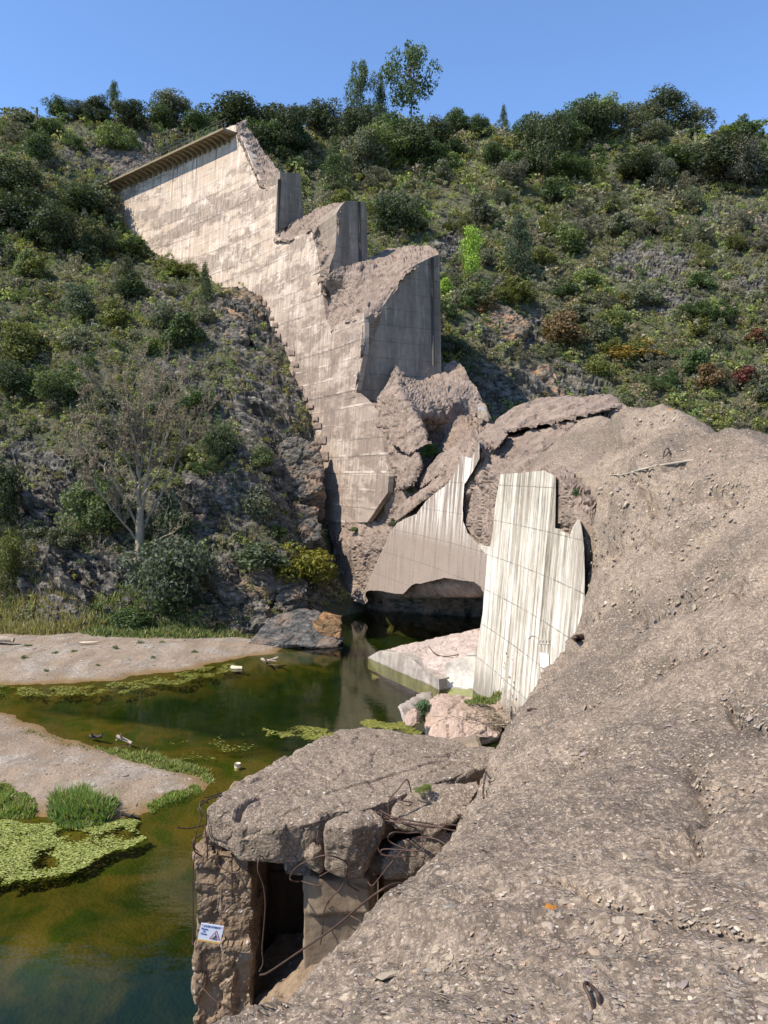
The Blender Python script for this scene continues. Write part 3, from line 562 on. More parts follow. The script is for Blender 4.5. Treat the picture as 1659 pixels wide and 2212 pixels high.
# ---- lower remnant: arch over the river, streaked face, broken top
base = thing('dam_base_ruin', atz(1018, 1500), 'broken dam base arching over the river with white streaked curved face', 'dam')
LOWF = [(788, 1279), (797, 1257), (820, 1205), (844, 1150), (857, 1132), (880, 1118), (900, 1130), (922, 1080), (945, 1062), (975, 1040), (990, 1012), (1012, 985), (1033, 990), (1042, 953), (1036, 990), (1020, 1020), (1003, 1046), (999, 1098), (1000, 1125), (1008, 1150), (1035, 1178), (1059, 1184), (1064, 1150), (1070, 1090), (1081, 1025), (1140, 1020), (1175, 1016), (1201, 1029), (1200, 1080), (1199, 1141), (1215, 1148), (1231, 1162), (1240, 1130), (1248, 1098), (1252, 1150), (1261, 1188), (1262, 1260),
        (1262, 1400), (1230, 1480), (1130, 1600), (1106, 1560), (1018, 1515), (1026, 1450), (1033, 1395), (1042, 1339), (1046, 1283), (1038, 1268), (1025, 1257), (1000, 1254), (960, 1248), (945, 1252), (925, 1256), (909, 1261), (898, 1260), (887, 1266), (876, 1278), (870, 1283), (850, 1282), (820, 1276), (800, 1275)]
i0 = [i for i, p in enumerate(LOWF)]
WHITE = [(1008, 1150), (1035, 1178), (1059, 1184), (1064, 1150), (1070, 1090), (1081, 1025), (1140, 1020), (1175, 1016), (1201, 1029), (1200, 1080), (1199, 1141), (1215, 1148), (1231, 1160), (1238, 1142), (1248, 1126), (1254, 1128), (1258, 1150), (1262, 1188), (1263, 1260), (1262, 1400), (1230, 1480), (1130, 1600), (1106, 1560), (1018, 1515), (1026, 1450), (1033, 1395), (1042, 1339), (1046, 1283), (1052, 1200)]
BROWN = [(788, 1279), (797, 1257), (820, 1205), (844, 1150), (857, 1132), (880, 1120), (900, 1112), (922, 1080), (945, 1062), (968, 1045), (985, 1015), (1000, 985), (1020, 990), (1035, 950), (1036, 990), (1020, 1020), (1003, 1046), (999, 1098), (1000, 1125), (1010, 1152), (1035, 1178), (1054, 1184), (1051, 1230), (1046, 1283), (1038, 1268), (1025, 1257), (1000, 1254), (960, 1248), (945, 1252), (925, 1256), (909, 1261), (898, 1260), (887, 1266), (876, 1278), (870, 1283), (850, 1282), (820, 1276), (800, 1275)]
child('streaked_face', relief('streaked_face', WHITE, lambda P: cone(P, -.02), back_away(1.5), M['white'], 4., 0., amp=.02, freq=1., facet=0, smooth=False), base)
mlow = NT('stained_lower_concrete'); x_, y_, _z = mlow.sep(mlow.uv())
c_ = mlow.mix(mlow.noise(mlow.comb(x_, y_), .8, 6, .65), (.31, .245, .195), (.22, .175, .14))
rn = mlow.noise(mlow.comb(mlow.math('MULTIPLY', x_, 2.2), mlow.math('MULTIPLY', y_, .12)), 1., 5, .7)
c_ = mlow.mix(mlow.math('MULTIPLY', mlow.ramp(rn, [(.46, 0.), (.56, 1.)]), mlow.rng(y_, 7.2, 9.4, .0, .95)), c_, (.60, .55, .48))
c_ = mlow.mix(mlow.ramp(rn, [(.38, .4), (.5, 0.)]), c_, (.13, .11, .095))
ln_ = mlow.math('LESS_THAN', mlow.math('FRACT', mlow.math('DIVIDE', y_, 1.9)), .02)
c_ = mlow.mix(mlow.math('MULTIPLY', ln_, .5), c_, (.1, .08, .07)); M['low'] = mlow.pr(c_, .9, mlow.bump(mlow.noise(mlow.comb(x_, y_), 5, 6), .5, .05), .2)
child('stained_face', relief('stained_face', BROWN, lambda P: cone(P, 0), back_away(1.2), M['low'], 4., .8, amp=.03, freq=1., facet=0), base)
BRK = [(706, 1126), (720, 1120), (793, 1122), (835, 1064), (836, 1029), (822, 952), (800, 887), (775, 862), (762, 850), (790, 852), (820, 850), (840, 818), (855, 788), (868, 800), (880, 815), (900, 812), (925, 805), (950, 788), (985, 780), (1003, 795), (1012, 815), (1030, 838), (1043, 870), (1046, 905), (1070, 912), (1090, 898), (1110, 880), (1145, 868), (1180, 858), (1250, 856), (1320, 855), (1338, 866), (1358, 885), (1400, 900), (1400, 1010), (1290, 1060), (1275, 1200), (1262, 1340), (1200, 1420), (1052, 1330), (1046, 1277), (1025, 1252), (960, 1243), (905, 1256), (884, 1261), (868, 1278), (792, 1275), (790, 1300), (784, 1306), (763, 1298), (745, 1265), (728, 1235), (718, 1180)]
BCTL = [(711, 1128, .1), (728, 1231, .0), (770, 1290, .1), (788, 1279, .45), (760, 1180, -.35), (800, 1180, .1), (793, 1128, .3), (838, 1064, .3), (840, 1029, .3), (827, 952, .3), (806, 887, .3), (775, 858, .4), (820, 860, 2.6),
        (855, 790, 3.2), (870, 850, 1.6), (900, 812, 6), (950, 788, 9.5), (985, 780, 10.5), (1030, 840, 10), (1045, 905, 9.), (980, 870, 6.5), (930, 900, 3.6), (870, 930, .9), (905, 960, 4.2), (880, 1000, 1.0), (870, 1060, 1.1), (905, 1075, 1.7), (920, 1020, 3.6), (960, 950, 5.2), (1000, 930, 5.6),
        (960, 985, 3.2), (930, 1060, 1.4), (990, 1030, .35), (860, 1125, .35), (830, 1120, 1.0), (1040, 950, .9), (1030, 935, 3.2), (1020, 1050, .4), (1050, 1000, .7), (1060, 1100, .4), (1035, 1160, .3), (1064, 1180, .2), (1075, 1020, .5), (1110, 1010, 1.1), (1110, 940, 3.8), (1060, 950, 2.4),
        (1160, 985, 2.2), (1200, 940, 5.6), (1150, 920, 6.), (1100, 905, 6.), (1180, 860, 9), (1320, 856, 10.5), (1245, 905, 5.4), (1250, 890, 6.2), (1400, 900, 11), (1400, 1000, 7), (1250, 1000, 2.5), (1205, 1030, .3), (1215, 1140, .3), (1245, 1160, .3), (1270, 1200, .4), (1262, 1340, 1.), (1150, 1300, 1.3), (1046, 1290, 1.2), (960, 1250, 1.), (900, 1200, .9), (850, 1200, .9)]
child('broken_top', tpsrelief('broken_top', BRK, BCTL, M['broken_far'], back_away(6.), step=3.2, jag=1.2, amp=.42, freq=.62, facet=.55, seed=21., clamp=True), base)
# fallen and tilted lumps on the broken top
def dpts(L): return [cone([(x, y)], o)[0] for x, y, o in L]
LUMPS = [
    [(903, 1052, .9), (912, 1025, 1.0), (950, 980, 1.6), (1028, 940, 1.8), (1032, 952, 1.2), (1020, 975, 1.0), (960, 1020, .8), (905, 1060, .6), (950, 990, 3.), (1020, 945, 3.)],
    [(812, 865, .6), (850, 800, 2.4), (872, 860, .9), (905, 900, 1.2), (930, 960, 1.2), (880, 985, .3), (845, 960, .2), (900, 860, 3.5), (860, 900, 3.5)],
    [(850, 985, .1), (905, 975, .8), (915, 1010, .6), (895, 1050, .3), (862, 1060, .1), (848, 1020, .0), (900, 1000, 2.5), (870, 1050, 2.)],
    [(1066, 912, 3.2), (1110, 880, 5.), (1180, 857, 6.6), (1320, 854, 8.6), (1352, 878, 8.), (1300, 886, 6.4), (1252, 902, 5.0), (1190, 915, 4.0), (1140, 925, 3.2), (1090, 935, 2.2), (1055, 940, 2.), (1110, 900, 8.), (1300, 880, 10.)],
    [(1078, 942, 2.7), (1140, 930, 3.6), (1190, 920, 4.4), (1252, 907, 5.4), (1165, 985, 2.5), (1112, 1006, 1.5), (1078, 985, 1.3), (1210, 950, 4.0), (1150, 945, 7.), (1240, 915, 8.)],
    [(1050, 915, 3.4), (1075, 915, 3.2), (1100, 935, 2.0), (1080, 965, 1.0), (1040, 985, .7), (1030, 950, 1.3), (1060, 940, 5.)],
    [(1030, 950, 1.4), (1045, 945, 1.2), (1025, 1000, .4), (1000, 1010, .5), (960, 1050, .3), (905, 1090, .25), (850, 1132, .1), (835, 1122, .5), (905, 1058, 1.0), (950, 1012, 1.3), (1000, 1000, 3.), (900, 1090, 2.)],
    [(1010, 870, 6.0), (1030, 843, 7.5), (1046, 870, 7.3), (1046, 906, 6.6), (1018, 900, 5.6), (1030, 860, 9.), (1040, 900, 9.)]]
for i, L in enumerate(LUMPS): child('broken_lump', chunk('broken_lump', [dpts(L)], .17, M['broken_far'], .30, .75, .6, seed=i * 5.), base)
for L in ([(1029, 872, 6.0), (1048, 870, 6.3), (1062, 905, 5.9), (1056, 912, 5.2), (1030, 905, 5.3), (1048, 872, 8.), (1060, 908, 8.)],):
    child('broken_lump', chunk('broken_lump', [dpts(L)], .15, M['dull'], .08, 1.), base)
# cave rock behind the arch
cv = [[(-3.5, 66.5, -3), (-3.5, 67, 5), (0, 63, -3), (0, 64.5, 5), (14, 60, -3), (14, 60, 9), (20, 70, -3), (20, 70, 9), (-3, 71, 6), (-3, 71, -3)], [(12, 42, -3), (12, 42, 9), (20, 58, -3), (20, 58, 9), (24, 44, 9), (24, 44, -3), (13, 58, 9), (13, 58, -3)]]
link('cave_rock', chunk('cave_rock', cv, .5, M['schist'], .9, .4), label='dark rock wall at the back of the cavity under the arch', cat='rock')
child('arch_soffit', chunk('arch_soffit', [[tuple(cone([(x, y)], o)[0]) for x, y, o in ((792, 1270, 1.2), (880, 1262, 1.2), (960, 1240, 1.2), (1040, 1262, 1.2), (795, 1292, 2.5), (880, 1284, 3.), (960, 1276, 3.), (1050, 1286, 2.), (800, 1240, 8), (1040, 1240, 8), (1040, 1288, 8), (810, 1290, 8), (900, 1180, 1.5), (1040, 1180, 1.5))]], .2, M['broken_far'], .35, .7, .5), base)
# marks on the white face
def face_strip(pts, rad, mat, name):
    P = cone([(x, y) for x, y in pts], -.05); return child(name, (lambda m: (m.add(*tube(P, rad, 4)), m.mesh(name, mat))[1])(MB()), base)
pp_ = [(1166, 1409), (1185, 1414), (1187, 1448), (1167, 1440)]; V = cone(pp_, -.075); V2 = cone(pp_, -.01)
child('white_paint_patch', mesh_np('white_paint_patch', np.concatenate([V, V2]), np.array([[0, 1, 2, 3], [0, 1, 5, 4], [1, 2, 6, 5], [2, 3, 7, 6], [3, 0, 4, 7]]), M['paint'], False), base)
scr = mat_plain('graffiti_grey', (.42, .39, .34), .1, 5, .9, 0)
face_strip([(1141, 1380), (1148, 1373), (1156, 1373), (1160, 1378)], .02, scr, 'graffiti_mark')
for x0 in (1163, 1170, 1177, 1184): face_strip([(x0, 1389 + (x0 - 1163) * .2), (x0 + 4, 1384), (x0 + 2, 1390), (x0 + 5, 1392)], .02, scr, 'graffiti_mark')
# ------------------------------------------------------------------ foreground mass we stand on
FGB = [(-3, -4), (-2.2, 1), (-1.15, 2.7), (-1.0, 3.6), (-.85, 3.85), (-.55, 4.0), (-.35, 4.4), (.32, 6.2), (.95, 8.1), (1.25, 9.6), (1.85, 12.2), (2.75, 16), (4.4, 20), (6.65, 25.3), (7.5, 27.3), (7.75, 29), (7.65, 33), (7.2, 36.5), (7.5, 38.2), (10, 38.5), (12, 36), (14.5, 33), (15.5, 30), (15.5, 26), (14, 22), (12.5, 14), (12, 5), (12, -4)]
fc = []
def FG(x, y, Y): p = at(x, y, Y); fc.append((p.x, p.y, p.z))
for q in ((400, 2204, 3.62), (500, 2190, 3.75), (590, 2180, 3.85), (830, 2212, 3.0), (1250, 2212, 2.8), (1659, 2212, 2.6), (680, 2110, 4.1), (900, 2000, 4.2), (1050, 1935, 4.3), (1250, 2010, 3.6), (1600, 2000, 3.3), (1450, 1900, 4.3), (1000, 1800, 6.4), (1200, 1850, 5.1), (1300, 1750, 6.4), (1600, 1800, 5.1), (1500, 1700, 6.6),
          (1045, 1700, 9.2), (1080, 1610, 12.3), (1112, 1535, 16), (1185, 1440, 20), (1262, 1335, 25), (1200, 1600, 10), (1350, 1500, 12), (1500, 1500, 10), (1655, 1500, 8.6), (1350, 1350, 18), (1500, 1350, 13.5), (1655, 1350, 11),
          (1500, 1255, 16), (1655, 1240, 13), (1350, 1200, 22), (1500, 1130, 20), (1655, 1120, 16.5), (1300, 1080, 27), (1340, 1020, 29.5), (1500, 1000, 26), (1620, 990, 22), (1658, 996, 20), (1560, 935, 26), (1450, 880, 30.5), (1400, 880, 32), (1355, 883, 34), (1250, 915, 37), (1180, 975, 37.4), (1215, 945, 37.2), (1300, 898, 36), (1145, 1000, 37.4), (1115, 1015, 37.5), (1210, 1012, 34.5), (1150, 1000, 37), (1300, 960, 34), (1265, 1120, 29.5), (1270, 1230, 27.2), (1285, 1180, 27)): FG(*q)
fc += [(0, 0, 10.3), (2, -3, 10.4), (-2, -3, 10), (5, 0, 10.5), (9, 0, 10.8), (9, 8, 11.2), (12, 14, 11), (11.3, 20, 11.6), (14, 28, 12.5), (15.5, 30, 11.5), (14.5, 33, 12.5), (12, 36, 13.5)]
fc = np.array(fc); fgT = TPS(fc[:, :2], fc[:, 2], 1e-3)
def fg_base(X, Y):
    s, bx, by = sdist(X, Y, FGB); inn = s > 0; z = fgT(np.stack([np.where(inn, X, bx), np.where(inn, Y, by)], 1))
    wl = .35 + .65 * np.clip(Y / 14, 0, 1)
    z = z - np.where(inn, .0, -s * (2.6 + 4 * (Y > 27))) - .35 * wl * np.exp(-np.maximum(s, 0) / (.35 * wl)); return z, s
FGC = []
for L in ([(1180, 1425), (1215, 1395), (1262, 1352), (1290, 1325)], [(1330, 1292), (1400, 1262), (1470, 1212), (1510, 1190)], [(1230, 1560), (1330, 1492), (1440, 1425), (1560, 1395)], [(1050, 1940), (1200, 1908), (1340, 1958), (1480, 1992), (1659, 2012)], [(1480, 1640), (1512, 1740), (1488, 1850)], [(1285, 1178), (1345, 1172), (1420, 1170)], [(1140, 1700), (1240, 1620), (1300, 1600)], [(1390, 1010), (1470, 1000), (1560, 985)], [(1320, 960), (1400, 935), (1500, 930)], [(1300, 1060), (1400, 1075), (1520, 1060), (1600, 1075)], [(1350, 1330), (1450, 1320), (1560, 1290), (1655, 1290)], [(1560, 1500), (1600, 1560), (1659, 1570)]):
    pts_ = []
    for x, y in L:
        d0 = rays([(x, y)])[0]; tt = np.geomspace(2, 42, 500); zz, _s = fg_base(d0[0] * tt, tt); k = int(np.argmax(CAMZ + d0[2] * tt < zz)); pts_.append((d0[0] * tt[k], tt[k]))
    FGC.append(np.array(pts_))
def fg_full(X, Y):
    z, s = fg_base(X, Y); p = np.stack([X, Y, z], 1); k = np.clip(.16 + Y / 26, .1, 1.)
    q = p @ np.array([[.9, .2, .1], [-.3, .9, 0], [0, 0, 1.]]) * [.5, 1.25, 1.]
    d = k * (.46 * fbm(q * .33, 5) + .17 * (fbm(q * .8 + 9, 5, True) - .3) + .05 * fbm(p * 5, 3)) + .085 * fbm(p * 2.4, 5) + .03 * fbm(p * 11, 4) + .05 * np.minimum(0, fbm(p * 1.7 + 30, 4) + .25) * 2
    f1, f2, v = cells(q * .8 + .5 * fbm(p * .7, 2)[:, None]); d += k * (.55 * (v - .5) * (1 / (1 + np.exp(-(fbm(p * .2 + 40, 2) - .02) * 18)))) * np.clip((f2 - f1) * 5, 0, 1)
    d *= 1 - .65 * np.clip((Y - 30) / 5, 0, 1) * np.clip((11.5 - X) / 2, 0, 1)
    d += k * .09 * (fbm(np.stack([X * .55 - Y * .2, Y * 2.1 + X * .9, z * 2.4], 1), 4, True) - .3)
    Q2 = np.stack([X, Y], 1) + (.06 + .012 * Y)[:, None] * np.stack([fbm(p * 1.6, 3), fbm(p * 1.6 + 50, 3)], 1)
    for L in FGC:
        m_ = (X > L[:, 0].min() - 1) & (X < L[:, 0].max() + 1) & (Y > L[:, 1].min() - 1) & (Y < L[:, 1].max() + 1); dd = np.full(len(X), 9.); qq = Q2[m_]; dm_ = np.full(len(qq), 9.)
        for a, b in zip(L[:-1], L[1:]): t_ = np.clip(((qq - a) @ (b - a)) / ((b - a) @ (b - a)), 0, 1); dm_ = np.minimum(dm_, np.linalg.norm(qq - a - t_[:, None] * (b - a), axis=1))
        dd[m_] = dm_; wd_ = .018 + .0035 * Y; d -= (.012 + .012 * Y) * np.exp(-(dd / wd_) ** 2) + (.004 + .011 * Y) * np.exp(-(dd / (wd_ * 6)) ** 2)
    st_ = np.clip(-s * .8, 0, 1); V = p.copy(); V[:, 2] += d; V[:, 0] -= d * .5; V[:, 0] += st_ * .4 * fbm(p * .9 + 3, 4); return V
fgth = thing('broken_concrete_mass', (2, 5, 8.5), 'huge weathered mass of pebbly broken concrete sloping across the foreground', 'concrete ruin')
uu = np.concatenate([np.linspace(-1.5, -.22, 70), np.linspace(-.215, .56, 520), np.linspace(.57, 1.4, 60)])
Yf = np.concatenate([np.linspace(1.2, 3, 90), np.geomspace(3.02, 45, 560)])
U, YY = np.meshgrid(uu, Yf); V = fg_full((U * YY).ravel(), YY.ravel()); nu = len(uu); i = (np.arange(len(Yf) - 1)[:, None] * nu + np.arange(nu - 1)[None]).ravel()
F = np.stack([i, i + 1, i + nu + 1, i + nu], 1); F = F[V[F[:, 0], 2] > -2.5]; rr = np.hypot(V[:, 0] - AC[0], V[:, 1] - AC[1]) - rface(V[:, 2]); F = F[~((V[F, 1].min(1) > 26.6) & (rr[F].min(1) < .12))]
child('concrete_surface', mesh_np('concrete_surface', V, F, M['fg'], True), fgth)
# stones showing out of the concrete
ico = bmesh.new(); bmesh.ops.create_icosphere(ico, subdivisions=1, radius=1.); IV = np.array([tuple(v.co) for v in ico.verts]); IF = np.array([[v.index for v in f.verts] for f in ico.faces]); ico.free()
PAL = np.array([(.46, .37, .27), (.52, .43, .31), (.40, .32, .24), (.34, .27, .24), (.48, .34, .25), (.31, .28, .24), (.58, .50, .40), (.29, .23, .20), (.38, .29, .21), (.42, .36, .27)])
def stone_verts(c, s, nrm, sd):
    r = np.random.default_rng(sd); V = IV * (1 + r.uniform(-.28, .28, (len(IV), 1))); V = V * [s * r.uniform(.8, 1.7), s * r.uniform(.5, .9), s * r.uniform(.22, .36)]
    a = r.uniform(0, 6.28) if r.random() < .4 else r.normal(.5, .35); V = np.stack([V[:, 0] * math.cos(a) - V[:, 1] * math.sin(a), V[:, 0] * math.sin(a) + V[:, 1] * math.cos(a), V[:, 2]], 1)
    q = Vector(nrm).to_track_quat('Z', 'Y').to_matrix(); return V @ np.array(q).T + c
ns = 7500; px = RNG.uniform(440, 1700, ns * 2); py = 880 + 1360 * RNG.random(ns * 2) ** .8; d = rays(np.stack([px, py], 1)); t = np.full(len(px), 1.5); done = np.zeros(len(px), bool)
g_u = np.linspace(-.3, .6, 360); g_y = np.geomspace(1.2, 42, 520); UU, Y2 = np.meshgrid(g_u, g_y); FZ = fg_full((UU * Y2).ravel(), Y2.ravel()); FZx = (UU * Y2).ravel(); FZz = FZ[:, 2].reshape(UU.shape)
def fgz(X, Y):
    a = np.clip((X / Y + .3) / .9 * 359, 0, 358.99); b = np.clip(np.log(Y / 1.2) / np.log(42 / 1.2) * 519, 0, 518.99); i = a.astype(int); j = b.astype(int); a -= i; b -= j
    return FZz[j, i] * (1 - a) * (1 - b) + FZz[j, i + 1] * a * (1 - b) + FZz[j + 1, i] * (1 - a) * b + FZz[j + 1, i + 1] * a * b
for _ in range(420): z = CAMZ + d[:, 2] * t; done |= z < fgz(d[:, 0] * t, t); t = np.where(done, t, t * 1.0083)
ok = done & (t < 36); X, Y = (d[:, 0] * t)[ok], t[ok]; Zz = fgz(X, Y); e = .05
nx = -(fgz(X + e, Y) - Zz) / e; ny = -(fgz(X, Y + e) - Zz) / e; NN = np.stack([nx, ny, np.ones_like(nx)], 1); NN /= np.linalg.norm(NN, axis=1)[:, None]
bulk = MB(); n_ind = 0; protos = []
size = np.exp(RNG.normal(0, .45, len(X))) * (.0052 + .0014 * Y); order = np.argsort(-size / Y); 
for rank, i in enumerate(order[:ns]):
    s = min(size[i], .075); c = np.array([X[i], Y[i], Zz[i]]); col = PAL[RNG.integers(len(PAL))] * RNG.uniform(.62, .98); c = c - NN[i] * s * (.20 if Y[i] < 9 else .32)
    V = stone_verts(c, s, NN[i], i)
    if rank < 220: child('stone', mesh_np('stone', V, IF, M['tint'], False, tint=np.broadcast_to(col, (len(V), 3))), fgth)
    else: bulk.add(V, IF, col)
child('small_stones', bulk.mesh('small_stones', M['tint'], False), fgth, kind='stuff')
def fgp(x, y, lift=0.):
    dd = rays([(x, y)])[0]; tt = 1.5
    for _ in range(600):
        if CAMZ + dd[2] * tt < fgz(np.array([dd[0] * tt]), np.array([tt]))[0]: break
        tt *= 1.006
    return Vector((dd[0] * tt, tt, CAMZ + dd[2] * tt + lift))
def bar(pts, parent, name='rebar', rad=.011, mat=None, n=6, **k):
    V, F = tube(spline(pts, n), rad, 6); return child(name, mesh_np(name, V, F, mat or M['rust'], True), parent, **k)
# things set into the foreground
for x, y, s_ in ((1186, 1962, .035), (1196, 1960, .022), (1214, 1957, .04), (1226, 1956, .025), (1449, 884, .16), (1474, 893, .12), (1700, 1100, .1)):
    if x > 1659: continue
    V = stone_verts(np.array(fgp(x, y)), s_, (0, -.3, 1), x) ; child('orange_lichen', mesh_np('orange_lichen', V, IF, M['tint'], False, tint=np.broadcast_to((.42, .17, .03), (len(V), 3))), fgth)
bar([fgp(1283, 2182, .0), fgp(1275, 2172, .03), fgp(1262, 2160, .06), fgp(1270, 2150, .05), fgp(1290, 2166, .04), fgp(1296, 2176, .01)], fgth, 'iron_loop', .008)
bar([fgp(1432, 992, .0), fgp(1436, 990, .28), fgp(1444, 989, .32), fgp(1449, 990, .0)], fgth, 'iron_hook', .025)
bar([fgp(1045, 1730, .03), fgp(1044, 1718, .10), fgp(1049, 1690, .2), fgp(1049, 1660, .3)], fgth, 'rebar', .014)
for L in ([(1282, 1028), (1318, 1024), (1345, 1024), (1380, 1014), (1420, 1005), (1500, 992)], [(1560, 1243), (1600, 1241), (1655, 1238)]):
    m_ = MB()
    P = [np.array(fgp(x, y, -.025)) for x, y in L]; P = spline(P, 4); m_.add(*tube(P, np.linspace(.015, .05, len(P)) if len(L) > 4 else .025, 6))
    child('mortar_seam', m_.mesh('mortar_seam', mat_plain('grey_mortar', (.33, .29, .23), .3, 3)), fgth)
for L, s in (([(1140, 1538), (1150, 1536), (1158, 1538)], .03), ([(1210, 1397), (1225, 1390), (1240, 1384), (1258, 1378)], .09), ([(1225, 1402), (1240, 1394), (1256, 1388)], .06)):
    link('scrap_iron', (lambda m: (m.add(*tube(spline([fgp(x, y, .04) for x, y in L], 3), s, 5)), m.mesh('scrap_iron', M['rust']))[1])(MB()),
         label=['short rusty spike lying on the mass low beside the white face', 'long rusty iron plate on the edge of the mass by the white face', 'shorter rusty iron strip under the long plate by the white face'][[.03, .09, .06].index(s)], cat='scrap iron')
# ------------------------------------------------------------------ slab, piers and rebar
slab = thing('slab_ruin', at(480, 2230, 12), 'cracked concrete roof slab on two piers with twisted rebar', 'concrete ruin')
def q3(L): return [at(*p) for p in L]
def thick(L, dz): P = q3(L); return P + [p - Vector((0, 0, dz)) for p in P]
S1 = [[(450, 1745, 12.0), (472, 1716, 12.7), (530, 1680, 13.6), (600, 1640, 14.7), (700, 1592, 16.2), (745, 1575, 17), (790, 1567, 17.6), (690, 1755, 12.1), (600, 1790, 11.7), (520, 1790, 11.7)],
      [(745, 1575, 17), (790, 1567, 17.6), (850, 1583, 17.4), (940, 1600, 16.8), (1070, 1612, 16.2), (1070, 1650, 14.6), (960, 1680, 13.6), (860, 1722, 12.7), (790, 1745, 12.2), (690, 1755, 12.1)]]
child('roof_slab', chunk('roof_slab', [thick(S1[0], .55) + q3([(462, 1808, 12.05), (530, 1850, 11.9), (640, 1862, 11.85), (690, 1830, 12.0), (460, 1770, 11.9), (690, 1775, 11.95)]), thick(S1[1], .7)], .04, M['slab'], .09, 1.3, .5, smooth=False, seed=2., cracks=((q3([(700, 1720, 12.9), (800, 1690, 13.6), (880, 1665, 14.1), (960, 1645, 14.7)]), .035, .09), (q3([(520, 1770, 11.9), (540, 1740, 12.3), (560, 1725, 12.6)]), .05, .15), (q3([(930, 1640, 14.9), (975, 1630, 15.2), (1060, 1632, 15)]), .06, .16))), slab)
BL = [([(706, 1775, 11.8), (740, 1755, 12.0), (800, 1745, 12.1), (812, 1765, 12), (830, 1775, 11.9), (700, 1785, 11.6), (702, 1880, 11.7), (740, 1902, 11.6), (785, 1895, 11.7), (790, 1860, 11.7), (760, 1790, 11.5), (830, 1800, 12.4), (740, 1890, 12.6)], M['slab']),
      ([(655, 1830, 11.9), (675, 1816, 11.9), (700, 1830, 11.9), (705, 1860, 11.9), (690, 1886, 11.9), (660, 1872, 11.9), (650, 1850, 11.9), (675, 1825, 12.5), (700, 1870, 12.5), (655, 1860, 12.5), (675, 1850, 11.7)], M['slab']),
      ([(840, 1775, 12.2), (850, 1740, 12.5), (900, 1700, 13), (960, 1690, 13.2), (1030, 1690, 13.2), (1040, 1700, 13), (1000, 1760, 12.4), (950, 1790, 12.2), (930, 1810, 12.2), (860, 1790, 12.1), (880, 1780, 13.2), (1000, 1790, 13.2)], M['slab']),
      ([(818, 1870, 12.0), (840, 1840, 12.0), (880, 1810, 12.1), (960, 1790, 12.3), (980, 1800, 12.4), (970, 1850, 12.2), (860, 1905, 12.0), (830, 1905, 11.9), (860, 1860, 13.2), (960, 1860, 13.2), (850, 1830, 12.2)], M['slab'])]
for i, (L, m_) in enumerate(BL): child('broken_block', chunk('broken_block', [q3(L)], .035, m_, .09, 2.2, .4, smooth=True, seed=i * 3.), slab)
def pier_pts(x0, x1, y0, y1, Y, dY, z0):
    a = at(x0, y0, Y); b = at(x1, y1, Y); return [(a.x, Y, a.z), (b.x, Y + .05, b.z), (a.x, Y, z0), (b.x, Y + .05, z0), (a.x, Y + dY, a.z), (b.x, Y + dY, b.z), (a.x, Y + dY, z0), (b.x, Y + dY, z0)]
LP = [pier_pts(419, 536, 1845, 1850, 12.16, 1.3, -1.5), pier_pts(417, 500, 1905, 1912, 12.06, 1.3, 2.6), pier_pts(470, 541, 1880, 1890, 12.04, 1.2, 4.2), pier_pts(478, 541, 1985, 1995, 12.02, 1.3, 3.75), pier_pts(418, 470, 2040, 2045, 12.03, 1.3, -1.), pier_pts(440, 480, 1800, 1812, 12.2, 1.0, 5.5)]
child('pier', chunk('pier', LP, .03, M['pier'], .16, 1.5, .4, smooth=False, seed=5.), slab)
mp = mat_dull('board_marked_pier', (.24, .18, .12), (.15, .11, .075), (.30, .24, .17))
child('pier', chunk('pier', [pier_pts(655, 800, 1893, 1900, 12.1, 1.6, -1.), pier_pts(665, 800, 1893, 1925, 12.0, 1.2, 4.6), pier_pts(770, 812, 1925, 1915, 12.25, 1.2, 3)], .045, mp, .06, 1.5, .3, smooth=True), slab)
child('side_wall', chunk('side_wall', [[Vector((x, y, z)) for x in (-3.15, -2.62) for y in (13.0, 17.2) for z in (-2, 4.3)] , [Vector((x, y, z)) for x in (-3.1, -2.5) for y in (13.3, 14.6) for z in (2, 5.8)]], .1, M['pier'], .06, 1.), slab)  # pier's inner wall, lengthened and raised to keep sun out of the cavity
wl_ = [Vector((-3.0, 16.4, 2.95)), Vector((-2.0, 16.2, 3.6)), Vector((2.2, 16.0, 6)), Vector((-1.9, 16.2, 5.2))]
child('rear_wall', chunk('rear_wall', [wl_ + [p + Vector((0, .9, 0)) for p in wl_] + [Vector((-3.0, 16.2, -2)), Vector((2.2, 16, -2)), Vector((-3.0, 17.2, -2)), Vector((2.2, 17, -2))]], .12, mp, .05, 1.), slab)
child('added_shade_slab', chunk('added_shade_slab', [[Vector((x, y, z)) for x in (-1.75, 2.6) for y in (12.5, 17.) for z in (4.95, 5.4)]], .12, M['broken'], .06, 1.), slab)  # hidden slab added below the roof to keep skylight out of the cavity
child('side_wall', chunk('side_wall', [[Vector((x, y, z)) for x in (-.1, 2.4) for y in (13.2, 16.6) for z in (-2, 5.3)]], .15, mp, .05, 1.), slab)
for i, (x, y, Y, s) in enumerate([(600, 2180, 12.6, .8), (660, 2150, 13, .8), (560, 2150, 13.6, .6), (700, 2200, 12, 1.)]):
    c = at(x, y, Y); r_ = np.random.default_rng(i); P = [c + Vector(tuple(r_.normal(size=3) * s * .55)) for _ in range(14)]
    link('rubble_block', chunk('rubble_block', [P], .07, M['pier'], .08, 2., .5, seed=i), label=['shaded lump between the two piers', 'shaded lump beside the right pier foot', 'shaded lump set back between the piers', 'lump half hidden by the foreground under the right pier'][i], cat='rubble', group='rubble between the piers')
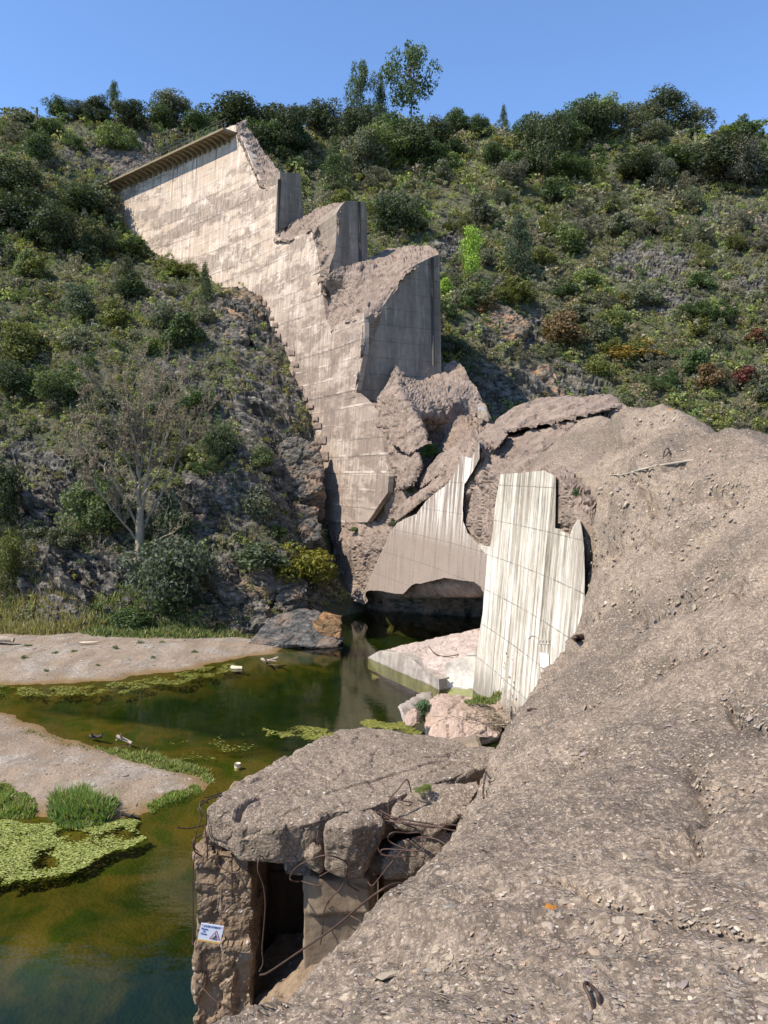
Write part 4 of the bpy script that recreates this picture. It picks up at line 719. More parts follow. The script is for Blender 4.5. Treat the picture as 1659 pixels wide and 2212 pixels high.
link('valley_fill', chunk('valley_fill', [[Vector((x, y, z)) for x, y, z in ((-3.4, 11.2, 1.2), (-3.4, 13.5, 1.6), (.6, 11.5, 1.6), (1.5, 16, 2.0), (-2.4, 16, 1.8), (-4.2, 9, -2), (-4, 16, -2), (3, 10, -2), (4, 18, -2), (0, 10.8, 1.2))]], .16, M['pier'], .25, .8), kind='structure')
# rebar traced in its own planes
RB = [([(450, 1735, 12.2), (435, 1730, 12.1), (432, 1745, 11.95), (445, 1760, 11.9), (443, 1790, 11.85), (448, 1830, 11.8), (447, 1860, 11.85)], .011), ([(490, 1716, 12.8), (455, 1725, 12.3), (432, 1742, 12.0), (430, 1752, 11.9), (440, 1765, 11.9)], .011), ([(480, 1712, 12.8), (450, 1722, 12.3), (440, 1722, 12.1)], .011),
      ([(382, 1787, 11.6), (405, 1790, 11.7), (435, 1784, 11.95), (450, 1778, 12.1)], .011), ([(436, 1760, 11.9), (424, 1800, 11.8), (420, 1830, 11.8), (428, 1840, 11.9), (420, 1850, 11.9), (416, 1900, 11.95), (417, 1960, 11.95), (416, 2040, 12)], .01), ([(440, 1800, 11.95), (418, 1815, 11.8), (420, 1838, 11.8), (436, 1850, 11.95)], .012),
      ([(575, 1845, 11.8), (560, 1855, 11.6), (557, 1880, 11.5), (568, 1910, 11.5), (573, 1950, 11.5), (570, 2000, 11.5), (566, 2050, 11.5), (568, 2080, 11.5), (560, 2098, 11.5)], .011),
      ([(562, 2106, 10.9), (580, 2100, 10.7), (640, 2060, 10.2), (720, 2005, 9.6), (780, 1955, 9.2), (820, 1925, 9.0), (850, 1910, 9.2), (880, 1908, 9.6)], .015),
      ([(645, 1905, 11.5), (630, 1902, 11.4), (627, 1893, 11.4), (645, 1870, 11.3), (690, 1850, 11.2), (720, 1850, 11.2), (750, 1865, 11.5), (748, 1890, 11.6), (752, 1910, 11.7), (775, 1925, 11.9)], .012),
      ([(745, 1900, 11.6), (735, 1920, 11.6), (715, 1940, 11.6), (700, 1970, 11.6), (697, 2010, 11.7), (692, 2040, 11.8)], .011), ([(650, 1903, 11.8), (680, 1912, 11.7), (700, 1913, 11.7)], .012), ([(690, 1893, 11.6), (720, 1878, 11.5), (745, 1872, 11.5)], .01), ([(715, 1958, 11.8), (770, 1985, 11.6), (800, 2005, 11.3)], .013),
      ([(888, 1712, 12.6), (886, 1700, 12.5), (878, 1684, 12.4), (860, 1705, 12.3), (840, 1730, 12.2), (840, 1770, 12.1), (838, 1790, 12.1)], .011),
      ([(820, 1750, 12.1), (850, 1765, 11.9), (900, 1775, 11.8), (940, 1782, 11.8), (935, 1788, 11.7), (880, 1778, 11.7), (860, 1770, 11.8)], .012), ([(810, 1752, 12.2), (860, 1775, 11.9), (900, 1790, 11.8)], .012), ([(830, 1772, 12), (880, 1780, 11.8), (930, 1785, 11.7), (985, 1795, 11.6)], .013), ([(900, 1808, 11.7), (940, 1812, 11.6), (975, 1832, 11.4)], .013),
      ([(805, 1790, 12), (812, 1765, 12), (825, 1750, 12.1), (820, 1780, 11.9), (808, 1800, 11.9), (802, 1850, 11.9), (812, 1890, 12)], .011), ([(812, 1750, 12.1), (805, 1780, 11.9), (812, 1810, 11.8), (820, 1840, 11.7), (840, 1850, 11.7)], .011),
      ([(880, 1800, 11.7), (850, 1798, 11.6), (838, 1808, 11.6), (845, 1820, 11.6), (880, 1835, 11.5), (900, 1840, 11.5), (890, 1850, 11.5), (830, 1848, 11.5), (822, 1840, 11.5), (835, 1834, 11.5), (900, 1838, 11.4), (915, 1830, 11.4)], .011), ([(905, 1798, 11.6), (912, 1805, 11.6), (912, 1830, 11.5), (918, 1845, 11.4), (912, 1870, 11.4), (902, 1895, 11.5), (885, 1900, 11.6), (880, 1885, 11.7)], .012), ([(880, 1800, 11.6), (900, 1798, 11.6), (905, 1798, 11.6)], .011),
      ([(870, 1835, 11.6), (840, 1870, 11.5), (808, 1910, 11.5), (800, 1912, 11.5), (795, 1905, 11.6)], .011), ([(790, 1755, 12.3), (770, 1775, 12), (762, 1800, 11.7), (758, 1830, 11.7), (752, 1850, 11.8)], .01), ([(640, 1800, 12), (655, 1790, 11.9), (648, 1785, 11.9), (680, 1778, 11.9), (700, 1770, 12)], .011), ([(690, 1783, 12), (685, 1810, 11.8), (688, 1828, 11.8)], .011),
      ([(1000, 1740, 12.4), (1020, 1740, 12.1), (1050, 1742, 11.8)], .012), ([(985, 1760, 12.4), (1010, 1762, 12.1), (1030, 1765, 11.8)], .012), ([(950, 1780, 12.2), (980, 1782, 12), (1010, 1786, 11.6)], .012), ([(840, 1720, 12.6), (870, 1730, 12.5), (890, 1733, 12.6)], .011), ([(770, 1748, 12.4), (800, 1760, 12.1), (840, 1768, 12), (870, 1768, 12)], .012),
      ([(500, 1860, 11.85), (502, 1900, 11.8), (500, 1935, 11.85)], .012), ([(468, 1868, 11.9), (500, 1885, 11.8), (530, 1880, 11.8), (545, 1868, 12)], .012), ([(505, 2110, 11.8), (500, 2150, 11.8), (502, 2180, 11.9)], .012), ([(425, 2120, 11.9), (470, 2165, 11.7), (520, 2185, 11.7), (580, 2205, 11.8)], .013)]
for L, r_ in RB: bar(q3(L), slab, 'rebar', r_)
# warning sign
sg = thing('warning_sign', at(455, 2016, 11.80), 'white warning sign with red triangle fixed to the left pier', 'sign'); sg.rotation_euler = (R(90), R(13), R(6))
def sgpart(name, V, F, m, parent=sg): return link(name, mesh_np(name, np.array(V, float), np.array(F), m, False), parent)
V, F = box((0, 0, 0), (.375, .30, .012)); bd = sgpart('board', V, F, M['signw'])
V, F = box((0, -.135, .0075), (.375, .03, .004)); sgpart('bottom_band', V, F, M['signy'])
def tri(c, s, wd, z, m, name='triangle'):
    a = [(c[0] + s * math.sin(k * 2 * math.pi / 3) * 1.0, c[1] + s * math.cos(k * 2 * math.pi / 3), z) for k in range(3)]; b = [(c[0] + (p[0] - c[0]) * (1 - wd), c[1] + (p[1] - c[1]) * (1 - wd), z) for p in a]
    sgpart(name, a + b, [[k, (k + 1) % 3, (k + 1) % 3 + 3, k + 3] for k in range(3)], m)
tri((.085, -.035), .105, .2, .0095, M['signr'])
tri((-.165, .125), .014, .5, .0095, M['signr']); tri((.165, .125), .014, .5, .0095, M['signr'])
fig = MB(); 
for P, r_ in (([(.078, -.085, .011), (.083, -.05, .011), (.092, -.01, .011)], .009), ([(.078, -.04, .011), (.062, -.045, .011), (.05, -.075, .011)], .004), ([(.092, -.01, .011), (.075, .005, .011), (.072, .02, .011)], .003), ([(.09, -.02, .011), (.105, -.045, .011), (.108, -.055, .011)], .003), ([(.05, -.06, .011), (.06, -.085, .011), (.045, -.09, .011)], .003)): fig.add(*tube(P, r_, 5))
link('falling_figure', fig.mesh('falling_figure', M['signk']), sg)
def text(s, loc, size, m, parent, rot=None, name='lettering', ext=.0008, sx=1.):
    c = bpy.data.curves.new(name, 'FONT'); c.body = s; c.size = size; c.extrude = ext; c.align_x = 'CENTER'; c.offset = size * .02
    o = bpy.data.objects.new(name, c); COL.objects.link(o); dg = bpy.context.evaluated_depsgraph_get(); me = bpy.data.meshes.new_from_object(o.evaluated_get(dg)); bpy.data.objects.remove(o)
    me.materials.clear(); me.materials.append(m); o = link(name, me, parent); o.location = loc; o.scale = (sx, 1, 1)
    if rot: o.rotation_euler = rot
    return o
text('ACCÈS INTERDIT', (0, .098, .0095), .043, M['signb'], sg, sx=.85)
text('Risque', (-.11, .048, .0095), .045, M['signb'], sg, sx=.9); text('de', (-.11, .008, .0095), .042, M['signb'], sg); text('Chute', (-.11, -.036, .0095), .045, M['signb'], sg, sx=.9)
g_ = at(1019, 880, 62.3); pa = text('PA', (0, 0, 0), .45, M['chalk'], None, name='chalk_letters', ext=.01); pc = cone([(1040, 888)], 4.95)[0]; pa.location = pc; pa.rotation_euler = (R(90), 0, R(10)); pa['label'] = 'white letters chalked on the dark block behind the broken top'; pa['category'] = 'graffiti'
# ------------------------------------------------------------------ fallen blocks by the river
wd = thing('fallen_wedge_block', atz(900, 1460), 'pale wedge shaped concrete block fallen in the water under the arch', 'concrete block')
A_, B_, C_ = atz(801, 1424, -.1), atz(957, 1494, -.1), atz(1020, 1498, -.1)
dn = Vector((0, 0, -1.5)); top = [at(801, 1419, A_.y), at(826, 1408, A_.y - 1.2), at(866, 1409, A_.y - 2.9), at(909, 1427, (A_.y * .32 + B_.y * .68)), at(920, 1441, A_.y * .27 + B_.y * .73), at(955, 1466, B_.y)]
bk = [at(847, 1400, 48.5), at(891, 1389, 48.6), at(960, 1376, 49), at(1037, 1358, 49.5), at(1060, 1352, 49)]; rt = [at(962, 1434, 41.6), at(1029, 1409, 42.2), at(1045, 1409, 45)]
fr_ = [A_ + dn, B_ + dn, C_ + dn, atz(1045, 1450) + dn, Vector((3, 50, -1.5)), Vector((-.6, 49, -1.5))]
child('broken_surface', chunk('broken_surface', [top[:2] + bk[:3] + top[2:4] + [A_ + dn, atz(930, 1480, -1.5), Vector((3, 49.5, -1.5))], [top[3], top[4]] + bk[1:] + rt + fr_[1:5] + [at(962, 1440, 41.7)]], .13, M['paleb'], .16, 1.1, .5), wd)
def quadface(name, P, t, mat, parent, n=14, amp=.02):
    a, b, c, d_ = [np.array(tuple(p)) for p in P]; s = np.linspace(0, 1, n); S, T_ = np.meshgrid(s, s); S = S.ravel()[:, None]; T_ = T_.ravel()[:, None]
    V = a * (1 - S) * (1 - T_) + b * S * (1 - T_) + c * S * T_ + d_ * (1 - S) * T_; i = (np.arange(n - 1)[:, None] * n + np.arange(n - 1)[None]).ravel(); F = np.stack([i, i + 1, i + n + 1, i + n], 1)
    N = np.cross(b - a, d_ - a); N /= np.linalg.norm(N)
    if N @ ((a + c) / 2 - np.array([0, 0, CAMZ])) > 0: N = -N
    V = V + N * (amp * fbm(V, 4))[:, None] + N * .06; V2 = V - N * t; m_ = n * n
    e = np.concatenate([np.arange(n - 1), n - 1 + np.arange(n - 1) * n, m_ - 1 - np.arange(n - 1), m_ - n - np.arange(n - 1) * n]); e2 = np.concatenate([np.arange(1, n), n - 1 + np.arange(1, n) * n, m_ - 1 - np.arange(1, n), m_ - n - np.arange(1, n) * n])
    F = np.concatenate([F, F[:, ::-1] + m_, np.stack([e, e2, e2 + m_, e + m_], 1)]); return child(name, mesh_np(name, np.concatenate([V, V2]), F, mat, False), parent)
mw = mat_dull('weathered_grey_face', (.36, .31, .26), (.24, .20, .165), (.46, .41, .35)); mw2 = mat_dull('pale_formed_face', (.56, .52, .46), (.42, .38, .33), (.66, .62, .56))
def polyface(name, L, t, mat, parent, out):
    P = np.array([tuple(p) for p in L]); V = np.concatenate([P + np.array(out) * .10, P - np.array(out) * t]); n = len(P); me = bpy.data.meshes.new(name)
    fs = [tuple(range(n)), tuple(range(2 * n - 1, n - 1, -1))] + [(i, (i + 1) % n, (i + 1) % n + n, i + n) for i in range(n)]; me.from_pydata([tuple(v) for v in V], [], fs); me.materials.append(mat); me.update(); return child(name, me, parent)
o1 = (B_ - A_).cross(Vector((0, 0, 1))).normalized(); o1 = -o1 if o1.dot(Vector((0, -1, 0))) < 0 else o1
polyface('formed_side', [A_ + Vector((0, 0, -.6)), B_ + Vector((0, 0, -.6)), top[5], top[4], top[3], (top[2] + top[3]) / 2 + Vector((0, 0, .08)), top[2], top[1] + Vector((0, 0, .1)), top[0]], .15, mw, wd, tuple(o1 * 2.2))
quadface('formed_end', [B_ + Vector((.15, .05, -.4)), C_ + Vector((0, 0, -.4)), rt[1], rt[0]], .3, mw2, wd)
bar([at(998, 1412, 43.5), at(985, 1415, 42.2), at(960, 1418, 42.6), at(940, 1412, 43.6), at(926, 1396, 45)], wd, 'rebar', .03)
bar([at(948, 1476, 40.6), at(955, 1468, 40.6), at(970, 1464, 40.8)], wd, 'rebar', .04)
def boulder(name, pts, mat, label, vox=.1, amp=.14, freq=1.1, cat='boulder', group=None, seed=0., facet=.55, kind=None):
    return link(name, chunk(name, [pts], vox, mat, amp, freq, facet, seed=seed), label=label, cat=cat, group=group, kind=kind)
boulder('boulder', [at(915, 1560, 33), at(920, 1520, 34), at(945, 1495, 35), at(975, 1500, 35.5), at(1030, 1508, 35), at(1062, 1520, 34.5), at(1085, 1560, 33), at(1075, 1590, 31), at(990, 1605, 30.5), at(925, 1605, 31), at(950, 1530, 32), at(1040, 1540, 32), at(1000, 1640, 34), at(930, 1600, 33), at(1080, 1600, 36)], M['pink'], 'largest pinkish boulder between the slab and the white face', .13, .2)
boulder('boulder', [at(1030, 1515, 36), at(1050, 1508, 36.5), at(1078, 1510, 36.5), at(1098, 1545, 35.5), at(1105, 1570, 34), at(1060, 1560, 34), at(1060, 1520, 38), at(1090, 1560, 38)], M['pink'], 'smaller tan boulder against the foot of the white face', .11, .16, seed=4.)
boulder('boulder', [at(868, 1555, 31.5), at(880, 1535, 31.5), at(900, 1530, 31.5), at(908, 1545, 31.5), at(900, 1565, 31), at(878, 1568, 31), at(890, 1540, 32.6), at(890, 1570, 32.3)], M['pink'], 'small tan rock at the waterline left of the largest boulder', .07, .08, 2., seed=8.)
boulder('fallen_slab', [at(858, 1524, 33), at(905, 1496, 36), at(935, 1493, 36.5), at(930, 1530, 34), at(872, 1552, 31.8), at(866, 1528, 32.5), at(872, 1565, 31.8), at(935, 1560, 34), at(930, 1500, 37)], mw, 'tilted grey concrete slab at the waterline behind the small rock', .08, .04, cat='concrete slab')
boulder('rock_ledge', [at(535, 1390, 50.5), at(560, 1360, 51.5), at(600, 1325, 53), at(650, 1312, 54), at(690, 1318, 54), at(735, 1345, 53), at(742, 1385, 51.3), at(728, 1398, 50.5), at(640, 1394, 50), at(700, 1400, 50), at(560, 1400, 50.6), at(640, 1350, 58), at(735, 1400, 58), at(560, 1400, 56)], M['slate'], 'smooth dark slate ledge dipping into the pool left of the arch', .14, .35, .6, seed=3., facet=.3)
boulder('boulder', [at(670, 1345, 52), at(700, 1335, 52), at(738, 1360, 51.5), at(735, 1380, 51.2), at(690, 1372, 51.4), at(720, 1350, 53.5), at(740, 1330, 54), at(700, 1320, 54)], M['ochre'], 'rusty orange rock on the slate ledge beside the arch', .1, .15, seed=6.)
HR = [([(475, 1225, 60), (500, 1215, 61), (560, 1218, 61), (600, 1232, 60), (605, 1275, 58), (560, 1305, 57), (500, 1310, 57), (470, 1270, 58.5), (520, 1260, 57.6), (560, 1260, 65), (480, 1300, 65)], M['schist'], 'large cracked grey rock right of the big bush, crossed by branch shadows'),
      ([(600, 1240, 60), (640, 1235, 60.5), (668, 1250, 60), (665, 1290, 58.5), (625, 1318, 57), (590, 1310, 57), (600, 1270, 58), (640, 1270, 66)], M['schist'], 'grey rock under the yellow-green bush beside the dam foot'),
      ([(480, 1310, 57), (530, 1300, 57), (590, 1310, 56), (580, 1345, 55), (520, 1360, 54), (480, 1358, 54.5), (530, 1330, 60)], M['schist'], 'brown-grey rock below the large cracked rock'),
      ([(385, 1345, 56), (430, 1335, 56.5), (470, 1345, 56), (475, 1370, 54.5), (420, 1378, 54), (385, 1372, 54.6), (430, 1350, 58)], M['schist'], 'low grey rock at the right end of the grassy bank'),
      ([(140, 1290, 58), (165, 1260, 59.5), (200, 1250, 60), (240, 1265, 60), (240, 1330, 57), (190, 1350, 56), (145, 1345, 56.4), (190, 1300, 62)], M['palerock'], 'pale brown crag at the foot of the slope on the left'),
      ([(240, 1250, 60), (275, 1235, 61), (320, 1260, 60), (330, 1310, 58), (290, 1330, 57), (245, 1310, 57.6), (280, 1280, 63)], M['schist'], 'brownish crag left of the big dark bush'),
      ([(385, 1120, 62.5), (410, 1085, 64), (460, 1070, 65), (520, 1085, 65), (555, 1110, 64), (550, 1180, 61.5), (480, 1200, 61), (400, 1180, 61.4), (470, 1130, 67)], M['schist'], 'overhanging dark rock face in the middle of the left slope'),
      ([(370, 1000, 68), (400, 985, 69), (450, 1000, 68.5), (470, 1050, 66.5), (420, 1070, 65.5), (370, 1055, 66), (420, 1030, 71)], M['schist'], 'grey rock right of the dead tree crown'),
      ([(0, 1215, 60), (40, 1190, 61), (90, 1200, 61), (110, 1260, 59), (90, 1330, 57), (0, 1330, 57), (50, 1280, 64)], M['schist'], 'grey rocky spur at the left edge above the gravel'),
      ([(455, 640, 87), (480, 620, 88), (530, 615, 88.5), (565, 640, 87), (570, 680, 84.5), (520, 690, 83), (460, 680, 83.6), (520, 650, 92)], M['palerock'], 'pale grey rock knob against the dam face under the pine'),
      ([(430, 690, 82), (470, 660, 84), (520, 690, 82.5), (540, 730, 80.5), (470, 745, 79.5), (430, 730, 80), (480, 700, 86)], M['schist'], 'brown broken rock below the pale knob'),
      ([(600, 960, 69.5), (640, 940, 70.5), (690, 960, 70), (700, 1050, 67), (650, 1075, 66), (600, 1040, 66.8), (650, 1000, 73)], M['schist'], 'dark rock against the dam face halfway down the left slope'),
      ([(600, 1090, 66), (640, 1080, 66.5), (690, 1095, 66), (695, 1160, 63.5), (640, 1180, 62.5), (600, 1150, 63.4), (650, 1120, 69)], M['schist'], 'dark rock beside the lowest part of the dam wall'),
      ([(1020, 690, 90), (1060, 650, 93), (1110, 665, 92.5), (1150, 700, 91), (1120, 735, 88.5), (1040, 730, 88), (1080, 690, 96)], M['palerock'], 'pale outcrop on the far slope just right of the tall broken block'),
      ([(1090, 790, 85.5), (1140, 770, 87), (1200, 800, 86), (1220, 850, 83), (1150, 870, 81.5), (1090, 850, 82), (1150, 810, 90)], M['palerock'], 'pale outcrop above the ridge of the foreground mass'),
      ([(1330, 560, 109), (1380, 535, 111), (1450, 550, 110), (1460, 590, 107), (1400, 600, 106), (1335, 590, 106.5), (1400, 560, 114)], M['schist'], 'grey outcrop high on the right slope'),
      ([(1370, 650, 101), (1420, 630, 103), (1470, 660, 101), (1450, 690, 98.5), (1390, 690, 98.5), (1420, 660, 105)], M['schist'], 'dark outcrop halfway up the right slope'),
      ([(1600, 470, 116), (1650, 440, 119), (1700, 460, 118), (1700, 520, 112), (1620, 520, 112), (1660, 490, 120)], M['palerock'], 'pinkish outcrop at the right edge of the slope'),
      ([(170, 330, 119), (220, 300, 122), (300, 320, 121), (340, 360, 118), (300, 385, 115), (190, 380, 115), (250, 350, 125)], M['schist'], 'grey cliff above the left end of the dam crest')]
for i, (L, m_, lb) in enumerate(HR):
    P = [at(*q) for q in L]; P = P + [p - Vector((0, -2.0, 3.0)) for p in P]; boulder('rock_outcrop', P, m_, lb, .17 if L[0][2] < 70 else .24, .75, .45, 'rock', 'outcrops on the slopes', seed=i * 2.3)
# ------------------------------------------------------------------ vegetation
def leaves(C, D, s, rg, asp=(.55, 1.)):
    n = len(C); Nn = D + rg.normal(size=(n, 3)) * .55; Nn /= np.linalg.norm(Nn, axis=1)[:, None] + 1e-9; A = np.cross(Nn, rg.normal(size=(n, 3))); A /= np.linalg.norm(A, axis=1)[:, None] + 1e-9; B = np.cross(Nn, A)
    s = s * rg.uniform(.6, 1.35, n); a = (A * s[:, None]) * asp[1]; b = (B * s[:, None]) * asp[0]
    V = np.stack([C - a, C + b * 1. + Nn * s[:, None] * .2, C + a, C - b], 1).reshape(-1, 3); return V, np.arange(4 * n).reshape(-1, 4)
def lobes(rg, k, kind):
    if kind == 'poplar': c = np.stack([rg.normal(0, .13, k), rg.normal(0, .13, k), rg.uniform(.25, .92, k)], 1); r = .17 * (1.15 - c[:, 2]) + .07
    elif kind == 'conifer': z = rg.uniform(.12, .95, k); a = rg.uniform(0, 6.28, k); q = (1 - z) * .36 * rg.uniform(.3, 1, k); c = np.stack([q * np.cos(a), q * np.sin(a), z], 1); r = .06 + .12 * (1 - z)
    elif kind == 'tall': z = rg.uniform(.3, .93, k); a = rg.uniform(0, 6.28, k); q = rg.uniform(.05, .5, k) * np.sin(np.clip(z, .25, .93) * 3.0); c = np.stack([q * np.cos(a), q * np.sin(a), z], 1); r = rg.uniform(.07, .15, k)
    elif kind == 'oak': c = rg.normal(size=(k, 3)); c /= np.linalg.norm(c, axis=1)[:, None]; c = c * (rg.random(k) ** .4)[:, None] * rg.uniform(.26, .42, 3) * (1 + .28 * (rg.random(k) < .3))[:, None] + [0, 0, .52]; r = rg.uniform(.07, .19, k)
    elif kind == 'shrub': c = rg.normal(size=(k, 3)); c /= np.linalg.norm(c, axis=1)[:, None]; c[:, 2] = np.abs(c[:, 2]); c = c * (rg.random(k) ** .4)[:, None] * [.36, .36, .62] + [0, 0, .18]; r = rg.uniform(.10, .2, k)
    else: c = rg.normal(size=(k, 3)); c[:, 2] = np.abs(c[:, 2]); c /= np.linalg.norm(c, axis=1)[:, None]; c = c * (rg.random(k) ** .3)[:, None] * [.4, .4, .6] + [0, 0, .1]; r = rg.uniform(.06, .12, k)
    return c, r
def crown(name, kind, n, leaf, k, seed):
    rg = np.random.default_rng(seed); c, r = lobes(rg, k, kind); w_ = r ** 2 / (r ** 2).sum(); idx = rg.choice(k, n, p=w_); D = rg.normal(size=(n, 3)); D[:, 2] += .25; D /= np.linalg.norm(D, axis=1)[:, None]
    rr = r[idx] * np.clip(rg.normal(.92, .16, n), .35, 1.35); C = c[idx] + D * rr[:, None] * [1, 1, .8]; C[:, 2] = np.maximum(C[:, 2], .01)
    if kind == 'heath': D = D * .6 + [0, 0, .9]; V, F = leaves(C, np.cross(D, rg.normal(size=(n, 3))), leaf, rg, (.28, 1.3))
    elif kind == 'conifer': V, F = leaves(C, D, leaf, rg, (.25, 1.2))
    else: V, F = leaves(C, D, leaf, rg)
    return V, F, c
def trunk(c, seed, h0=.0, r0=.03, nb=9, top=.6):
    rg = np.random.default_rng(seed); mb = MB(); P = spline([(0, 0, -.06), (rg.normal(0, .02), rg.normal(0, .02), top * .4), (rg.normal(0, .03), rg.normal(0, .03), top)], 4); mb.add(*tube(P, np.linspace(r0, r0 * .4, len(P)), 6))
    for i in rg.choice(len(c), min(nb, len(c)), replace=False):
        z0 = rg.uniform(.25, .9) * top; b = np.array([0, 0, z0]); e_ = c[i]; m_ = (b + e_) / 2 + [0, 0, -.03]; P = spline([b, m_, e_], 3); mb.add(*tube(P, np.linspace(r0 * .45, r0 * .1, len(P)), 4))
    return mb
PROTO = {}
def proto(kind, n, leaf, k, v, **kw):
    for i in range(v):
        V, F, c = crown('crown', kind, n, leaf, k, 100 + i * 7 + len(PROTO) * 31); tm = trunk(c, i, **kw)
        PROTO.setdefault(kind, []).append((mesh_np('crown_' + kind, V, F, M['leaf'], False), tm.mesh('trunk_' + kind, M['bark']), V, F, tm))
proto('oak', 5600, .024, 46, 7, top=.5, r0=.022); proto('poplar', 2200, .022, 26, 2, r0=.02, top=.9, nb=14); proto('conifer', 2200, .032, 46, 3, r0=.018, top=.93, nb=22); proto('tall', 3400, .022, 46, 3, r0=.016, top=.88, nb=16)
proto('shrub', 2400, .036, 24, 6, top=.3, r0=.02); proto('heath', 1800, .034, 26, 4, top=.3, r0=.012)
SH = {}
def shrub_mesh(kind, i):
    if (kind, i) not in SH:
        cr, tr, V, F, tm = PROTO[kind][i]; TV = np.concatenate(tm.V); TF = np.concatenate(tm.F); SH[kind, i] = mesh_np('shrub', np.concatenate([V, TV]), np.concatenate([F, TF + len(V)]), [M['leaf'], M['bark']], False, midx=[0] * len(F) + [1] * len(TF))
    return SH[kind, i]
def plant(kind, pos, wd_, ht, col, label, cat, name, group=None, tree=True, rz=None):
    i = random.randrange(len(PROTO[kind])); rz = random.uniform(0, 6.28) if rz is None else rz
    if tree:
        cr, tr = PROTO[kind][i][:2]; r_ = link(name, None, None, label, cat, group); a = link('crown', cr, r_); a.color = (*col, 1); link('trunk', tr, r_)
    else: r_ = link(name, shrub_mesh(kind, i), None, label, cat, group); r_.color = (*col, 1)
    r_.location = pos; r_.scale = (wd_, wd_, ht); r_.rotation_euler = (0, 0, rz); return r_
DK, GG, LG, BR, OL, HE, MG = (.052, .066, .031), (.115, .125, .08), (.14, .175, .06), (.25, .38, .05), (.115, .125, .035), (.115, .112, .082), (.065, .098, .035)
